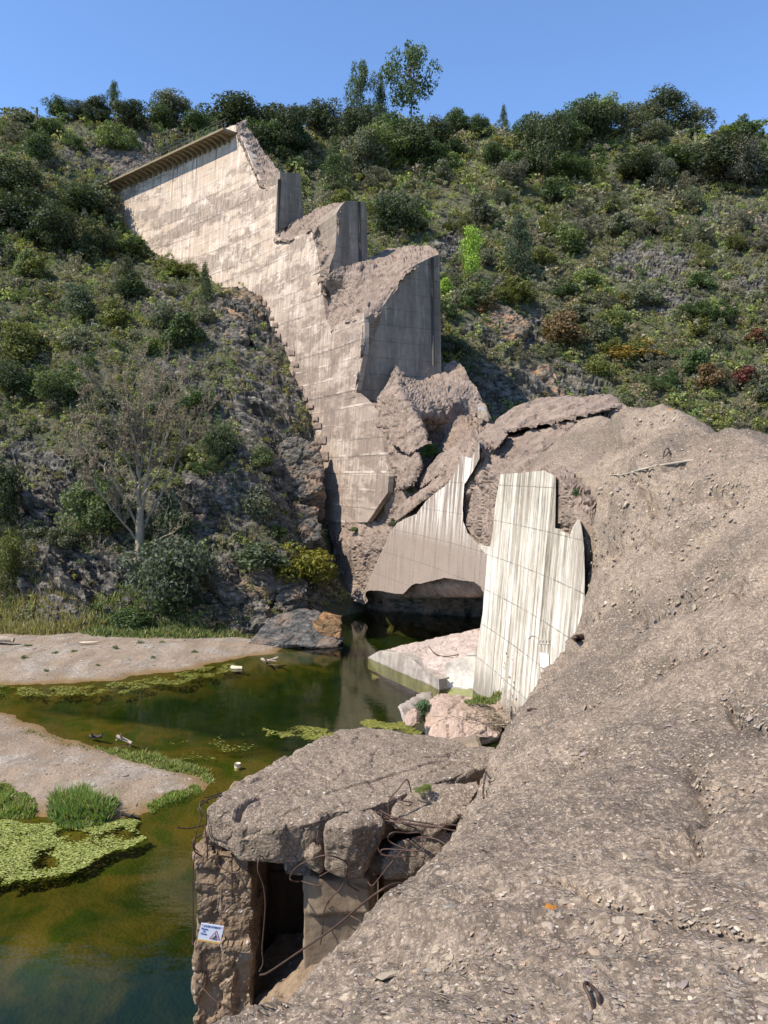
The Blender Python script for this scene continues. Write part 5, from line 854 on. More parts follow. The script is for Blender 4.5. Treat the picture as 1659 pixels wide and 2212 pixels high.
# x, base y, top y, width in the photograph, kind, colour, tree?, name, label
HAND = [
 (128, 262, 205, 66, 'oak', MG, 1, 'oak_tree', 'spreading tree on the skyline furthest left above the cliff'), (165, 266, 212, 45, 'oak', DK, 1, 'oak_tree', 'small dark tree just right of the leftmost skyline tree'), (212, 270, 208, 62, 'oak', DK, 1, 'oak_tree', 'dark rounded tree on the skyline left of the thin spire tree'),
 (246, 262, 172, 34, 'tall', MG, 1, 'spire_tree', 'thin spire-like tree rising over the left skyline'), (285, 285, 218, 90, 'oak', DK, 1, 'oak_tree', 'broad dense dark tree left of the lone skyline tree'), (348, 278, 222, 60, 'oak', MG, 1, 'lone_tree', 'lone wind-bent tree on the skyline left of the dam crest'),
 (254, 345, 262, 92, 'oak', LG, 1, 'light_green_tree', 'light green tree above the left end of the dam crest'), (110, 300, 245, 70, 'shrub', MG, 0, 'bush', 'green bush below the leftmost skyline tree'), (60, 292, 258, 60, 'shrub', MG, 0, 'bush', 'bush under the fence on the left skyline'),
 (430, 300, 228, 66, 'oak', MG, 1, 'oak_tree', 'tree left of the big dense tree above the crest'), (505, 298, 192, 150, 'oak', DK, 1, 'oak_tree', 'big dense dark tree on the skyline above the dam crest'), (575, 320, 205, 90, 'oak', DK, 1, 'oak_tree', 'dark tree on the skyline right of the dam crest end'), (560, 345, 262, 80, 'oak', DK, 1, 'oak_tree', 'dark tree directly behind the broken crest end'), (630, 345, 225, 110, 'oak', DK, 1, 'oak_tree', 'dark bushy tree between the crest end and the tall eucalyptus'), (610, 355, 275, 90, 'oak', DK, 1, 'oak_tree', 'very dark tree low behind the broken edge of the wall'), (690, 300, 205, 90, 'oak', DK, 1, 'oak_tree', 'dark tree on the skyline left of the three tall trees'),
 (780, 262, 126, 62, 'tall', MG, 1, 'eucalyptus_tree', 'slender tree with sparse top, left of the three tall skyline trees'), (822, 262, 152, 54, 'conifer', MG, 1, 'pine_tree', 'middle and shortest of the three tall skyline trees'), (888, 268, 100, 118, 'tall', MG, 1, 'eucalyptus_tree', 'tallest tree on the skyline, right of the three tall ones'),
 (760, 320, 225, 90, 'oak', DK, 1, 'oak_tree', 'dark tree under the slender skyline tree'), (850, 330, 235, 110, 'oak', MG, 1, 'oak_tree', 'tree at the foot of the tallest skyline tree'), (930, 330, 245, 100, 'oak', DK, 1, 'oak_tree', 'dark tree right of the tallest skyline tree'),
 (722, 410, 290, 92, 'conifer', MG, 1, 'cypress_tree', 'conical mid green tree behind the second broken step'), (985, 300, 226, 70, 'oak', MG, 1, 'oak_tree', 'rounded tree on the skyline at the centre right'), (1032, 300, 240, 50, 'oak', MG, 1, 'oak_tree', 'small tree on the skyline left of the little pine'), (1088, 272, 222, 32, 'conifer', MG, 1, 'pine_tree', 'little pine poking over the skyline at the centre right'),
 (1145, 320, 248, 80, 'oak', MG, 1, 'oak_tree', 'light crowned tree just right of the little skyline pine'), (1280, 292, 198, 110, 'oak', MG, 1, 'oak_tree', 'largest rounded tree on the right skyline'), (1375, 296, 220, 100, 'oak', GG, 1, 'oak_tree', 'grey-green tree on the skyline right of the largest rounded tree'), (1492, 296, 232, 90, 'oak', GG, 1, 'oak_tree', 'flat-topped tree alone on the far right skyline'), (1600, 300, 264, 130, 'shrub', LG, 0, 'bush', 'light green bush on the skyline at the right edge'),
 (1018, 612, 484, 76, 'poplar', BR, 1, 'poplar_tree', 'bright green young poplar on the far slope'), (908, 478, 430, 56, 'shrub', (.24, .33, .05), 0, 'bush', 'bright yellow-green bush up the slope left of the poplar'), (962, 640, 590, 34, 'shrub', BR, 0, 'bush', 'small bright green sapling bush beside the tall broken block'),
 (1122, 600, 448, 110, 'conifer', (.055, .08, .045), 1, 'cypress_tree', 'large dull green tree right of the bright poplar'), (1370, 400, 320, 120, 'oak', DK, 1, 'oak_tree', 'dark round oak high on the right slope'), (1565, 405, 290, 160, 'oak', (.05, .062, .035), 1, 'oak_tree', 'broad dark oak high at the right'), (1150, 385, 335, 70, 'oak', DK, 1, 'oak_tree', 'small dark oak below the skyline at the centre right'), (1440, 380, 310, 110, 'oak', MG, 1, 'oak_tree', 'oak between the dark round oak and the broad dark oak'),
 (1366, 782, 722, 124, 'shrub', (.22, .15, .035), 0, 'bush', 'orange-brown bush on the right slope'), (1612, 835, 775, 80, 'shrub', (.11, .035, .03), 0, 'bush', 'dark red bush near the right edge'), (1636, 745, 705, 70, 'shrub', (.14, .065, .04), 0, 'bush', 'reddish brown bush above the dark red one'), (1124, 660, 585, 96, 'shrub', OL, 0, 'bush', 'olive bush below the large dull green tree'), (1040, 670, 600, 90, 'shrub', DK, 0, 'bush', 'dark bush at the foot of the bright poplar'), (1360, 660, 615, 90, 'heath', (.18, .15, .04), 0, 'bush', 'yellowish heath above the orange-brown bush'), (1530, 690, 640, 80, 'shrub', LG, 0, 'bush', 'light green bush above the reddish brown one'), (1240, 400, 330, 110, 'oak', MG, 1, 'oak_tree', 'green oak up the slope right of the centre'),
 (720, 560, 440, 70, 'heath', MG, 0, 'bush', 'green scrub behind the second broken step'), (860, 520, 400, 110, 'oak', (.06, .08, .04), 1, 'oak_tree', 'dull oak above the tall broken block'),
 (60, 520, 400, 150, 'oak', DK, 1, 'oak_tree', 'big dark tree at the left edge below the cliff'), (25, 440, 330, 120, 'oak', DK, 1, 'oak_tree', 'tall dark tree on the left edge above the big dark one'), (130, 560, 420, 110, 'oak', DK, 1, 'oak_tree', 'dark tree right of the big one at the left edge'), (60, 610, 520, 60, 'shrub', LG, 0, 'bush', 'bright bush in front of the big dark tree at the left edge'), (180, 470, 395, 110, 'oak', (.05, .07, .03), 1, 'oak_tree', 'dark tree beside the left end of the dam face'), (215, 560, 480, 80, 'oak', DK, 1, 'oak_tree', 'dark tree just below the left end of the dam face'),
 (275, 650, 545, 90, 'conifer', DK, 1, 'pine_tree', 'dark pine on the slope below the dam face'), (445, 660, 560, 54, 'conifer', (.06, .085, .035), 1, 'pine_tree', 'slender pine standing against the dam face'), (385, 600, 550, 90, 'shrub', OL, 0, 'bush', 'olive bush against the lower edge of the dam face'), (280, 560, 500, 100, 'shrub', MG, 0, 'bush', 'bush against the dam face left of the olive one'), (40, 800, 680, 110, 'oak', OL, 1, 'oak_tree', 'olive tree at the left edge halfway down the slope'), (170, 700, 600, 90, 'oak', (.085, .11, .065), 1, 'oak_tree', 'blue-green tree on the upper left slope'),
 (135, 882, 782, 112, 'oak', (.095, .125, .05), 1, 'holm_oak', 'rounded bright oak left of the dead tree crown'), (28, 860, 770, 90, 'oak', DK, 1, 'oak_tree', 'dark tree left of the rounded bright oak'), (470, 1010, 895, 80, 'oak', (.09, .115, .06), 1, 'small_oak', 'upright grey-green oak left of the dam wall'), (560, 1130, 1040, 92, 'shrub', (.13, .14, .09), 0, 'bush', 'round grey-green bush between the rock face and the dam foot'), (565, 1020, 955, 66, 'shrub', (.11, .14, .06), 0, 'bush', 'pale green bush above the round grey-green one'),
 (655, 1262, 1145, 140, 'shrub', (.165, .16, .025), 0, 'bush', 'yellow-green bush at the foot of the dam wall'), (560, 1230, 1160, 150, 'shrub', (.10, .125, .075), 0, 'bush', 'grey-green bush left of the yellow-green one'), (372, 1340, 1120, 185, 'oak', (.085, .105, .07), 1, 'large_bush_tree', 'large grey-green bush tree in front of the dead tree base'), (215, 1180, 1000, 160, 'oak', (.10, .13, .055), 1, 'ivy_tree', 'leafy tree tangled behind the dead tree trunk'), (190, 1030, 940, 90, 'shrub', GG, 0, 'bush', 'bush behind the lowest dead branches on the left'), (18, 1290, 1150, 80, 'oak', OL, 1, 'olive_tree', 'olive green tree at the left edge above the gravel'), (10, 1150, 990, 90, 'oak', DK, 1, 'oak_tree', 'dark tree at the left edge, middle of the slope'), (290, 1360, 1300, 110, 'shrub', MG, 0, 'bush', 'leafy green bush on the bank left of the low grey rock'), (160, 1180, 1120, 100, 'heath', GG, 0, 'bush', 'grey heath left of the dead tree trunk'), (230, 960, 890, 90, 'shrub', GG, 0, 'bush', 'bush seen through the dead tree crown'), (330, 960, 900, 80, 'shrub', OL, 0, 'bush', 'olive bush right behind the dead tree crown'), (380, 1190, 1050, 90, 'shrub', (.07, .09, .05), 0, 'bush', 'dark bush right of the dead tree trunk')]
lm = []
occ = []
P_, _ok = hit([(h[0], h[1]) for h in HAND])
for i, h in enumerate(HAND):
    if not _ok[i]:
        d0 = rays([(h[0], h[1])])[0]; tt = np.arange(110, 170, .5); zz = hz(d0[0] * tt, tt); k = int(np.argmax((zz - CAMZ) / tt - .004 * np.abs(tt - 140) / 30)); P_[i] = (d0[0] * tt[k], tt[k], zz[k])
for h, p in zip(HAND, P_):
    x, yb, yt, wpx, kind, col, tr, nm, lb = h; d_ = p[1]; wd_ = wpx / FOC * d_ * 1.06; ht = max(.8, CAMZ + rays([(x, yt)])[0][2] * d_ - p[2] + .2)
    plant(kind, (p[0], p[1], p[2] - .2), wd_, ht, col, lb, 'tree' if tr else 'bush', nm, None, bool(tr)); occ.append((x, (yb + yt) / 2, wpx * .42, (yb - yt) * .4))
    lm.append((x, (yb + yt) / 2, 'the ' + {'poplar_tree': 'bright poplar'}.get(nm, lb.split(',')[0])))
LMK = [(305, 1100, 'the dead tree trunk'), (300, 900, 'the dead tree crown'), (250, 330, 'the grey cliff'), (1018, 540, 'the bright green poplar'), (888, 180, 'the tallest skyline tree'), (1366, 750, 'the orange-brown bush'), (1612, 800, 'the dark red bush'), (1122, 520, 'the large dull green tree'), (1370, 360, 'the dark round oak'), (1565, 350, 'the broad dark oak'),
       (950, 560, 'the tall broken block'), (793, 450, 'the second broken step'), (650, 390, 'the first broken step'), (722, 350, 'the conical green tree'), (1280, 245, 'the largest skyline oak on the right'), (1492, 265, 'the flat-topped skyline tree'), (1450, 880, 'the top of the foreground mass'), (1320, 855, 'the broken ridge'), (135, 830, 'the rounded bright oak'), (445, 610, 'the slender pine by the dam'), (60, 460, 'the big dark tree at the left edge'),
       (655, 1200, 'the yellow-green bush at the dam foot'), (560, 1085, 'the round grey-green bush'), (470, 950, 'the upright oak by the dam'), (470, 1130, 'the overhanging rock face'), (372, 1240, 'the large grey-green bush tree'), (190, 1300, 'the pale brown crag'), (1400, 570, 'the high grey outcrop'), (1420, 660, 'the dark outcrop'), (1150, 820, 'the pale outcrop above the ridge'), (1080, 690, 'the pale outcrop by the broken block'), (600, 800, 'the stepped foot of the dam wall'), (1650, 480, 'the pinkish outcrop at the right edge'), (254, 300, 'the light green tree'), (1600, 950, 'the right shoulder of the mass')]
used = set(h[-1] for h in HAND)
def locate(x, y, head):
    c = sorted(LMK, key=lambda l: (l[0] - x) ** 2 + (l[1] - y) ** 2)
    for near in c[:9]:
        dx, dy = x - near[0], y - near[1]; r_ = math.hypot(dx, dy); a = math.degrees(math.atan2(-dy, dx)) % 360
        D = ['right of', 'up and right of', 'above', 'up and left of', 'left of', 'down and left of', 'below', 'down and right of'][int((a + 22.5) // 45) % 8]
        q = 'just' if r_ < 45 else 'a little' if r_ < 85 else 'some way' if r_ < 140 else 'well' if r_ < 220 else 'far'
        s = f'{head} {q} {D} {near[2]}'
        if s not in used and len(s.split()) <= 16: used.add(s); return s
    return s
# individual shrubs over both slopes
cand = RNG.uniform([-60, 250], [1720, 1360], (6000, 2)); Q, ok = hit(cand); mk = rockmask(Q[:, 0], Q[:, 1], Q[:, 2]); rad_ = np.hypot(Q[:, 0] - AC[0], Q[:, 1] - AC[1]) - rface(Q[:, 2])
phd = np.degrees(np.arctan2(Q[:, 1] - AC[1], Q[:, 0] - AC[0]))
def keep(i, dens):
    x, y = cand[i]
    if not ok[i] or Q[i, 1] > 165 or Q[i, 2] < .7: return False
    if -.8 < rad_[i] < 8.5 and phd[i] < 59.5: return False
    if RNG.random() < mk[i] * dens: return False
    return True
pts = []; n_sh = 0
for i in range(len(cand)):
    if n_sh >= 285: break
    x, y = cand[i]
    if not keep(i, 1.35) or (700 < x < 1000 and y > 560 and Q[i, 1] < 70): continue
    if any((x - a) ** 2 + (y - b) ** 2 < 26 ** 2 for a, b in pts) or any(((x - a) / c) ** 2 + ((y - b) / d2) ** 2 < 1 for a, b, c, d2 in occ): continue
    pts.append((x, y)); left = x < 700 and rad_[i] < 0; yy = (y - 250) / 600
    big = RNG.random() < (.5 if y < 420 else .2); tr = big and y < 450
    if left: cs = [(DK, 2), (MG, 3), (GG, 3), (OL, 1), (LG, 1), (HE, 1)] if y < 800 else [(GG, 3), (MG, 3), (OL, 1), (HE, 2)]
    else: cs = [(DK, 3), (MG, 3), (LG, .7), (GG, 2)] if y < 400 else [(HE, 4), (GG, 4), (MG, 2), (OL, 1.2), (LG, .6), ((.15, .10, .05), .35)]
    w_ = np.array([c[1] for c in cs]); col = cs[RNG.choice(len(cs), p=w_ / w_.sum())][0]
    cn = {DK: 'dark green', MG: 'mid green', GG: 'grey-green', LG: 'light green', OL: 'olive', HE: 'brownish grey'}.get(col, 'rusty brown'); wpx = RNG.uniform(48, 88) * (1.35 if big else 1) * (.85 if y > 900 else 1)
    kind = 'oak' if tr else ('heath' if col in (HE,) or RNG.random() < .35 else 'shrub'); d_ = Q[i, 1]; wd_ = wpx / FOC * d_; ht = wd_ * RNG.uniform(.65, 1.05) * (1.2 if tr else 1)
    col = tuple(np.array(col) * RNG.uniform(.8, 1.25)); sz = 'large' if wpx > 88 else 'small' if wpx < 56 else 'medium'; nm = 'small_tree' if tr else 'shrub'
    plant(kind, (Q[i, 0], Q[i, 1], Q[i, 2] - .15), wd_, ht, col, locate(x, y, f'{sz} {cn} {"tree" if tr else "shrub"}'), 'tree' if tr else 'shrub', nm, 'trees scattered on the slopes' if tr else 'shrubs scattered on the slopes', bool(tr)); n_sh += 1
# undergrowth: what nobody could count
und = MB(); cnt = 0
cand = RNG.uniform([-120, 250], [1780, 1370], (26000, 2)); Q, ok = hit(cand); mk = rockmask(Q[:, 0], Q[:, 1], Q[:, 2]); rad_ = np.hypot(Q[:, 0] - AC[0], Q[:, 1] - AC[1]) - rface(Q[:, 2]); phd = np.degrees(np.arctan2(Q[:, 1] - AC[1], Q[:, 0] - AC[0]))
minis = []
for s in range(10):
    V, F, _ = crown('m', 'heath' if s % 2 else 'shrub', 84, .075, 7, 900 + s); minis.append((V, F))
zone = fbm(np.stack([Q[:, 0] * .12, Q[:, 1] * .12, Q[:, 2] * 0 + 4], 1), 3)
for i in range(len(cand)):
    if cnt >= 11500: break
    if not keep(i, .85): continue
    if cand[i, 0] < 720 and rad_[i] < 0 and cand[i, 1] > 600 and RNG.random() < .05: continue
    V, F = minis[RNG.integers(10)]; d_ = Q[i, 1]; wd_ = RNG.uniform(18, 46) / FOC * d_ * (1 - .35 * mk[i]); ht = wd_ * RNG.uniform(.6, 1.2); a = RNG.uniform(0, 6.28)
    W_ = np.stack([(V[:, 0] * math.cos(a) - V[:, 1] * math.sin(a)) * wd_, (V[:, 0] * math.sin(a) + V[:, 1] * math.cos(a)) * wd_, V[:, 2] * ht], 1) + [Q[i, 0], Q[i, 1], Q[i, 2] - .05]
    cc = [HE, GG, MG, OL, LG, (.13, .12, .07), (.15, .155, .10)]; col = np.array([1.75, 1.6, 1.7]) * np.array(cc[int(np.clip((zone[i] + .5) * 7 + RNG.normal(0, 1.6), 0, 6.9))]) * RNG.uniform(.75, 1.3)
    und.add(W_, F, col); cnt += 1
link('undergrowth', und.mesh('undergrowth', M['leafs'], False), label='low heath and scrub covering both slopes between the shrubs', cat='undergrowth', kind='stuff')
# plants on the ruins
for x, y, o, w_, h_, col, lb in ((930, 980, 3.4, 2.0, 1.7, (.12, .2, .06), 'leafy green weed in the hollow of the broken top'), (868, 1040, .6, 1.1, .8, (.12, .2, .06), 'small green plant on the broken edge beside the lower wall'), (886, 1062, 1.2, .7, .6, LG, 'tiny plant below the leafy weed'), (847, 1133, .0, .9, .9, GG, 'grey-green tuft in the crack above the arch'), (762, 1145, -.4, 1.2, .5, LG, 'flat green plant on the crumbling foot of the wall'), (1244, 1068, -.2, .5, .4, MG, 'tiny plant above the gap in the white face'), (700, 1180, -1., 1.6, 2., (.13, .17, .10), 'pale bush against the crumbling foot of the wall')):
    p = cone([(x, y)], o)[0]; plant('shrub', tuple(p - [0, 0, h_ * .3]), w_, h_, col, lb, 'plant', 'weed', None, False)
p = at(910, 1540, 33.5); plant('shrub', (p.x, p.y, p.z - .4), 1.3, 1.3, (.10, .16, .08), 'green tuft between the tilted slab and the largest boulder', 'plant', 'weed', None, False)
p = at(912, 1708, 12.7); plant('heath', (p.x, p.y, p.z - .05), .42, .28, (.16, .20, .05), 'green cushion plant in the crack of the roof slab', 'plant', 'weed', None, False)
# dead tree
p0, _ = hit([(300, 1215)]); p0 = Vector(p0[0]); dt = thing('dead_tree', p0, 'bare dead tree with pale branches standing on the left slope', 'tree'); sc_t = p0.y / FOC
def dp(x, y, dy=0.): q = at(x, y, p0.y + dy); return q
tr_ = spline([p0 + Vector((0, 0, -.5)), dp(302, 1160), dp(302, 1120), dp(304, 1090)], 4); child('trunk', (lambda m: (m.add(*tube(tr_, np.linspace(.42, .26, len(tr_)), 8)), m.mesh('trunk', M['dead']))[1])(MB()), dt)
rgt = np.random.default_rng(3)
def limb(mb, P, r0, r1, depth, spread):
    S = spline(P, 5); S = S + rgt.normal(0, .05, S.shape); mb.add(*tube(S, np.linspace(r0, r1, len(S)), 5 if r0 > .06 else 3))
    if depth <= 0: return
    T_ = np.gradient(S, axis=0); L = np.linalg.norm(S[-1] - S[0]); nb = 9 if depth > 1 else 7
    for k in range(nb):
        j = int(rgt.uniform(.22, .98) * (len(S) - 1)); t_ = T_[j] / np.linalg.norm(T_[j]); dv = t_ * .7 + rgt.normal(size=3) * spread + np.array([0, 0, .18]); dv /= np.linalg.norm(dv); l = L * rgt.uniform(.2, .38); a = S[j]
        r_ = max(r0 + (r1 - r0) * j / len(S), .03) * .55; m1 = a + dv * l * .5 + rgt.normal(0, .08, 3) * l; e1 = a + dv * l + np.array([0, 0, .12 * l]); limb(mb, [a, m1, e1], max(r_, .016), .010, depth - 1, spread)
for L, r_ in (([(302, 1110, 0), (296, 1000, 0), (285, 930, -.5), (262, 880, -.6), (245, 835, -1)], .18), ([(303, 1110, 0), (318, 1040, .3), (330, 960, .5), (345, 880, .6), (368, 840, .8)], .18), ([(302, 1150, 0), (240, 1030, -1), (195, 985, -1.6), (165, 940, -2), (150, 870, -2.4)], .16), ([(304, 1150, 0), (345, 1070, 1), (375, 1010, 1.4), (400, 960, 1.8), (430, 900, 2)], .14), ([(300, 1100, 0), (305, 980, .6), (310, 880, 1), (305, 835, 1.2)], .16), ([(300, 1170, 0), (250, 1110, -1.4), (215, 1060, -2), (180, 1000, -2.8)], .12), ([(303, 1130, 0), (350, 1095, 1.6), (400, 1085, 2.4), (440, 1070, 3)], .09), ([(300, 1190, 0), (250, 1200, -1.6), (215, 1195, -2), (185, 1180, -3)], .09), ([(302, 1180, 0), (345, 1165, -1), (385, 1140, -1.6), (400, 1110, -2)], .08), ([(295, 1050, 0), (270, 990, -.6), (225, 950, -1), (205, 880, -1.3), (195, 850, -1.6)], .12), ([(310, 1070, 0), (350, 1000, .4), (355, 930, .6), (395, 850, .9)], .11), ([(302, 1010, .2), (280, 900, .8), (270, 840, 1), (275, 830, 1.2)], .09)):
    m_ = MB(); limb(m_, [dp(*q) for q in L], r_ * .8, .022, 3 if r_ > .11 else 2, .42); child('branch', m_.mesh('branch', M['dead']), dt)
# grass on the banks, algae, gravel plants
def bz(X, Y): return bed_z(np.atleast_1d(X), np.atleast_1d(Y))
def grass(name, poly, n, h, col, label, zf_=None, jit=.25, wdt=.02):
    P = np.array(W2(poly)); lo, hi_ = P.min(0), P.max(0); q = RNG.uniform(lo, hi_, (n * 4, 2)); s, _, _ = sdist(q[:, 0], q[:, 1], P); s = s + .5 * fbm(xy3(q[:, 0], q[:, 1], .8), 3); q = q[s > 0][:n]; s = s[s > 0][:n]; z = bz(q[:, 0], q[:, 1]) if zf_ is None else zf_(q[:, 0], q[:, 1])
    hh = h * RNG.uniform(.35, 1.25, len(q)) * np.clip(.35 + s * .8 + .9 * fbm(xy3(q[:, 0], q[:, 1], 1.6), 2), .3, 1.1); a = RNG.uniform(0, 6.28, len(q)); w_ = wdt * RNG.uniform(.7, 1.4, len(q)); b = np.stack([q[:, 0], q[:, 1], z - .03], 1); dx = np.stack([np.cos(a) * w_, np.sin(a) * w_, 0 * a], 1); ln = RNG.normal(0, .35, (len(q), 2)) * hh[:, None]
    dead = RNG.random(len(q)) < .22; tp = b + np.stack([ln[:, 0], ln[:, 1], hh], 1); md = (b + tp) / 2 + [0, 0, .0]; md[:, 2] += hh * .12
    V = np.stack([b - dx, b + dx, md + dx * .8, tp, md - dx * .8], 1).reshape(-1, 3); k = np.arange(len(q))[:, None] * 5; F = np.concatenate([k + [0, 1, 2], k + [0, 2, 4], k + [4, 2, 3]]); t = np.repeat(np.where(dead[:, None], np.array([[.30, .25, .12]]), np.array(col)[None] * [[1., .84, 1.1]]) * RNG.uniform(.6, 1.3, (len(q), 1)), 5, 0)
    link(name, mesh_np(name, V, F, M['grass'], False, tint=t), label=label, cat='grass', kind='stuff')
grass('grass', [(200, 1612), (260, 1618), (340, 1632), (420, 1655), (465, 1685), (455, 1700), (430, 1680), (330, 1665), (280, 1645)], 6500, .32, (.21, .31, .07), 'green grass along the river edge of the near gravel bar')
grass('grass', [(90, 1775), (110, 1740), (180, 1728), (255, 1745), (262, 1778), (180, 1790)], 9000, .62, (.17, .31, .07), 'tall clump of green grass at the tip of the near bar')
grass('grass', [(-40, 1700), (0, 1705), (50, 1720), (85, 1750), (80, 1770), (0, 1770), (-60, 1760)], 4500, .35, (.19, .31, .06), 'grass at the left edge of the near bar')
grass('grass', [(310, 1745), (350, 1722), (430, 1700), (440, 1712), (390, 1735), (330, 1757)], 3500, .22, (.20, .34, .06), 'low green plants at the water edge of the near bar')
hzg = lambda X, Y: np.maximum(hz(X, Y), bz(X, Y))
grass('grass', [(-100, 1335), (0, 1335), (60, 1342), (150, 1348), (230, 1368), (100, 1385), (-100, 1380)], 6000, .75, (.27, .29, .10), 'pale tall grass at the back of the far gravel bar', hzg, wdt=.04)
grass('grass', [(150, 1360), (250, 1350), (380, 1355), (480, 1370), (560, 1380), (380, 1392), (200, 1388)], 7000, .5, (.14, .22, .06), 'green herbs along the back of the far gravel bar', hzg, wdt=.045)
grass('grass', [(995, 1585), (1060, 1578), (1085, 1570), (1080, 1600), (1010, 1600)], 1500, .3, (.17, .27, .07), 'grass beside the largest boulder', lambda X, Y: 0 * X + 1.6)
grass('grass', [(60, 1570), (120, 1590), (200, 1615), (190, 1630), (120, 1612), (60, 1590)], 900, .14, (.24, .25, .09), 'sparse yellowish grass on the near bar')
def tuft(x, y, r_, h, col, label):
    c = atz(x, y, .5); plant('heath', (c.x, c.y, float(bz(c.x, c.y)[0]) - .02), r_, h, col, label, 'plant', 'small_plant', 'small plants on the gravel', False)
for i, (x, y) in enumerate([(52, 1418), (118, 1408), (160, 1405), (212, 1430), (330, 1415), (302, 1388), (350, 1385), (100, 1440), (250, 1400), (420, 1402), (60, 1395)]): tuft(x, y, RNG.uniform(.35, .7), RNG.uniform(.15, .35), LG, ['leftmost small green tuft on the far gravel bar', 'small tuft in the middle left of the far gravel bar', 'small tuft just right of the one in the middle left', 'dark little tuft in the middle of the far bar', 'wide flat tuft on the right half of the far bar', 'small tuft by the herbs at the back of the far bar', 'tuft beside the herbs near the right end of the far bar', 'tuft nearest the water on the far bar', 'tuft between the flat one and the drift stick', 'rightmost small tuft on the far gravel bar', 'tuft behind the leftmost tuft of the far bar'][i])
def algae(name, poly, n, s, cols, label, z=.012, thr=.0):
    P = np.array(W2(poly)); lo, hi_ = P.min(0), P.max(0); q = RNG.uniform(lo, hi_, (n * 3, 2)); sdv, _, _ = sdist(q[:, 0], q[:, 1], P); f = fbm(xy3(q[:, 0], q[:, 1], .9), 6); q = q[(sdv + f * 1.2 > .1) & (f + RNG.normal(0, .07, len(f)) > thr)][:n]; mb = MB()
    for x, y in q:
        k = 6; a = np.linspace(0, 6.28, k, endpoint=False) + RNG.uniform(0, 1); r_ = s * RNG.uniform(.4, 1.3) * RNG.uniform(.5, 1.2, k); zz = (z + RNG.uniform(0, .012)) if RNG.random() < .6 else -RNG.uniform(.01, .08); V = np.concatenate([[[x, y, zz + .006]], np.stack([x + r_ * np.cos(a) * 1.5, y + r_ * np.sin(a) * .8, np.full(k, zz)], 1)])
        mb.add(V, [[0, j + 1, (j + 1) % k + 1] for j in range(k)], np.array(cols[RNG.integers(len(cols))]) * RNG.uniform(.7, 1.25))
    link(name, mb.mesh(name, M['algae'], False), label=label, cat='algae', kind='stuff')
YG = [(.20, .195, .035), (.14, .15, .03), (.26, .26, .06)]
algae('floating_algae', [(-60, 1770), (60, 1775), (250, 1775), (340, 1790), (330, 1815), (230, 1850), (120, 1890), (0, 1910), (-60, 1910)], 17000, .03, [(.19, .22, .04), (.27, .30, .07), (.12, .15, .025), (.36, .37, .13)], 'pale green algae mat floating at the lower left', thr=-.12)
algae('floating_algae', [(-60, 1478), (100, 1486), (260, 1476), (400, 1450), (520, 1430), (525, 1445), (430, 1468), (250, 1500), (100, 1505), (-60, 1500)], 11000, .04, YG, 'yellow-green algae band along the far gravel bar', thr=-.05)
algae('floating_algae', [(565, 1578), (640, 1568), (720, 1575), (745, 1590), (690, 1600), (570, 1592)], 2200, .04, YG, 'algae patches floating left of the roof slab', thr=-.08)
algae('floating_algae', [(770, 1560), (830, 1555), (900, 1568), (925, 1585), (860, 1590)], 3000, .04, YG, 'algae patch between the roof slab and the boulders', thr=-.15)
algae('floating_algae', [(370, 1600), (520, 1585), (560, 1610), (470, 1640), (400, 1640)], 500, .035, YG, 'scattered algae scraps in the middle of the pool', thr=.12)
mb = MB(); q = RNG.uniform([-45, 18], [2, 58], (26000, 2)); sz_ = bz(q[:, 0], q[:, 1]); q = q[(sz_ > .06)]; sz_ = sz_[sz_ > .06]
for k in range(min(9000, len(q))):
    s_ = .03 * np.exp(RNG.normal(0, .45)); V = stone_verts(np.array([q[k, 0], q[k, 1], sz_[k] + s_ * .1]), s_, (0, 0, 1), k); mb.add(V[:], IF, np.array([(.36, .31, .26), (.28, .245, .21), (.45, .40, .34), (.22, .19, .165)][k % 4]) * RNG.uniform(.7, 1.2))
link('river_gravel', mb.mesh('river_gravel', M['tint'], False), label='pale river gravel scattered over both bars', cat='gravel', kind='stuff')
# driftwood and logs
def logp(x, y, z=.1): return atz(x, y, z)
def wood(pts, r_, mat, label, name='driftwood', branches=()):
    mb = MB(); S = spline([logp(*p) for p in pts], 4); mb.add(*tube(S, np.linspace(r_, r_ * .7, len(S)), 7))
    for b in branches: S = spline([logp(*p) for p in b], 3); mb.add(*tube(S, np.linspace(r_ * .6, r_ * .25, len(S)), 5))
    link(name, mb.mesh(name, mat), label=label, cat='driftwood')
wood([(-20, 1378, .9), (8, 1380, .9), (30, 1383, .8)], .26, M['wood'], 'thick log lying at the back of the far gravel bar', 'log'); wood([(172, 1389, .62), (200, 1388, .62), (210, 1387, .62)], .1, M['palewood'], 'pale stick lying on the far gravel bar')
wood([(500, 1442, .05), (511, 1443, .05), (523, 1443, .05)], .15, M['palewood'], 'cream coloured log floating near the far bar', 'log'); wood([(566, 1424, .0), (580, 1427, .1), (600, 1420, .2)], .10, M['wood'], 'forked grey driftwood in the water off the far bar', branches=([(575, 1427, .1), (570, 1420, .5)], [(585, 1427, .1), (597, 1428, .1)], [(590, 1424, .1), (600, 1421, .45)]))
wood([(573, 1400, .1), (590, 1398, .12), (600, 1393, .3)], .05, M['wood'], 'thin stick at the tip of the far bar'); wood([(195, 1590, .1), (210, 1592, .15), (222, 1588, .3)], .09, M['darkwood'], 'dark knotty driftwood, left of the pair in the shallows', branches=([(200, 1592, .1), (198, 1583, .4)], [(212, 1592, .1), (225, 1592, .1)]))
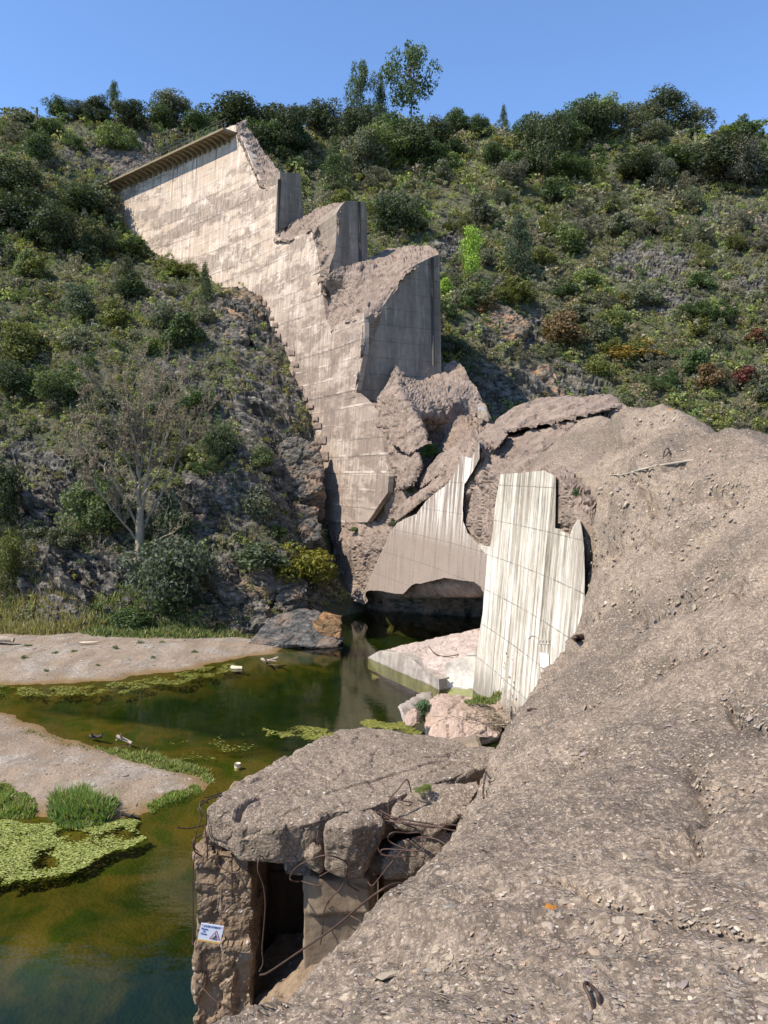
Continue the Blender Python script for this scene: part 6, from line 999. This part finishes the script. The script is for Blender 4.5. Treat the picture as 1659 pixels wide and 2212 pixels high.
wood([(252, 1590, .25), (266, 1596, .15), (285, 1605, .05)], .09, M['wood'], 'grey driftwood, right of the pair in the shallows', branches=([(262, 1594, .2), (260, 1585, .5)], [(258, 1592, .2), (250, 1600, .05)]))
wood([(262, 1758, .2), (278, 1762, .1), (298, 1764, .05)], .07, M['darkwood'], 'black waterlogged log beside the tall grass clump', branches=([(280, 1762, .1), (290, 1757, .25)],))
c = logp(513, 1657, 0); V, F = tube([(c.x, c.y, -.3), (c.x, c.y, 0), (c.x, c.y, .16)], .13, 12); m_ = MB(); m_.add(V, F); link('tree_stump', m_.mesh('tree_stump', M['palewood']), label='short sawn stump standing in the shallows', cat='stump')
# twigs by the boulders
m_ = MB()
for _ in range(160):
    c = np.array(tuple(at(RNG.uniform(985, 1085), RNG.uniform(1545, 1578), 32))) ; c[1] += RNG.uniform(-.6, .8); c[2] += .1; dv = RNG.normal(size=3) * [.5, .4, .1]; m_.add(*tube([c - dv, c + RNG.normal(0, .05, 3), c + dv], .014, 3))
link('brushwood', m_.mesh('brushwood', M['dead']), label='pile of dry twigs on the largest boulder', cat='twigs', kind='stuff')
# fence on the left skyline
(pf,), _o = hit([(5, 262)]); 
fn_ = thing('timber_fence', Vector(pf), 'low timber rail fence on the skyline at the far left', 'fence'); Yk = pf[1] - .5
for i, (x, y0, y1) in enumerate([(-60, 224, 262), (-25, 228, 262), (10, 232, 262), (28, 232, 262), (55, 236, 262), (80, 232, 262)]):
    child('post', (lambda m: (m.add(*tube([at(x, y1 + 12, Yk), at(x, (y0 + y1) / 2, Yk), at(x, y0, Yk)], .13, 6)), m.mesh('post', M['darkwood']))[1])(MB()), fn_)
for a, b in (((-60, 229), (55, 240)), ((-60, 240), (80, 249))): 
    V, F = tube([at(*a, Yk), at((a[0] + b[0]) / 2, (a[1] + b[1]) / 2, Yk), at(*b, Yk)], .11, 6); child('rail', mesh_np('rail', V, F, M['darkwood'], True), fn_)
print('tris', sum(len(o.data.loop_triangles) if False else sum(1 for _ in []) for o in []), 'objects', len(bpy.data.objects), 'shrubs', n_sh, 'undergrowth', cnt)
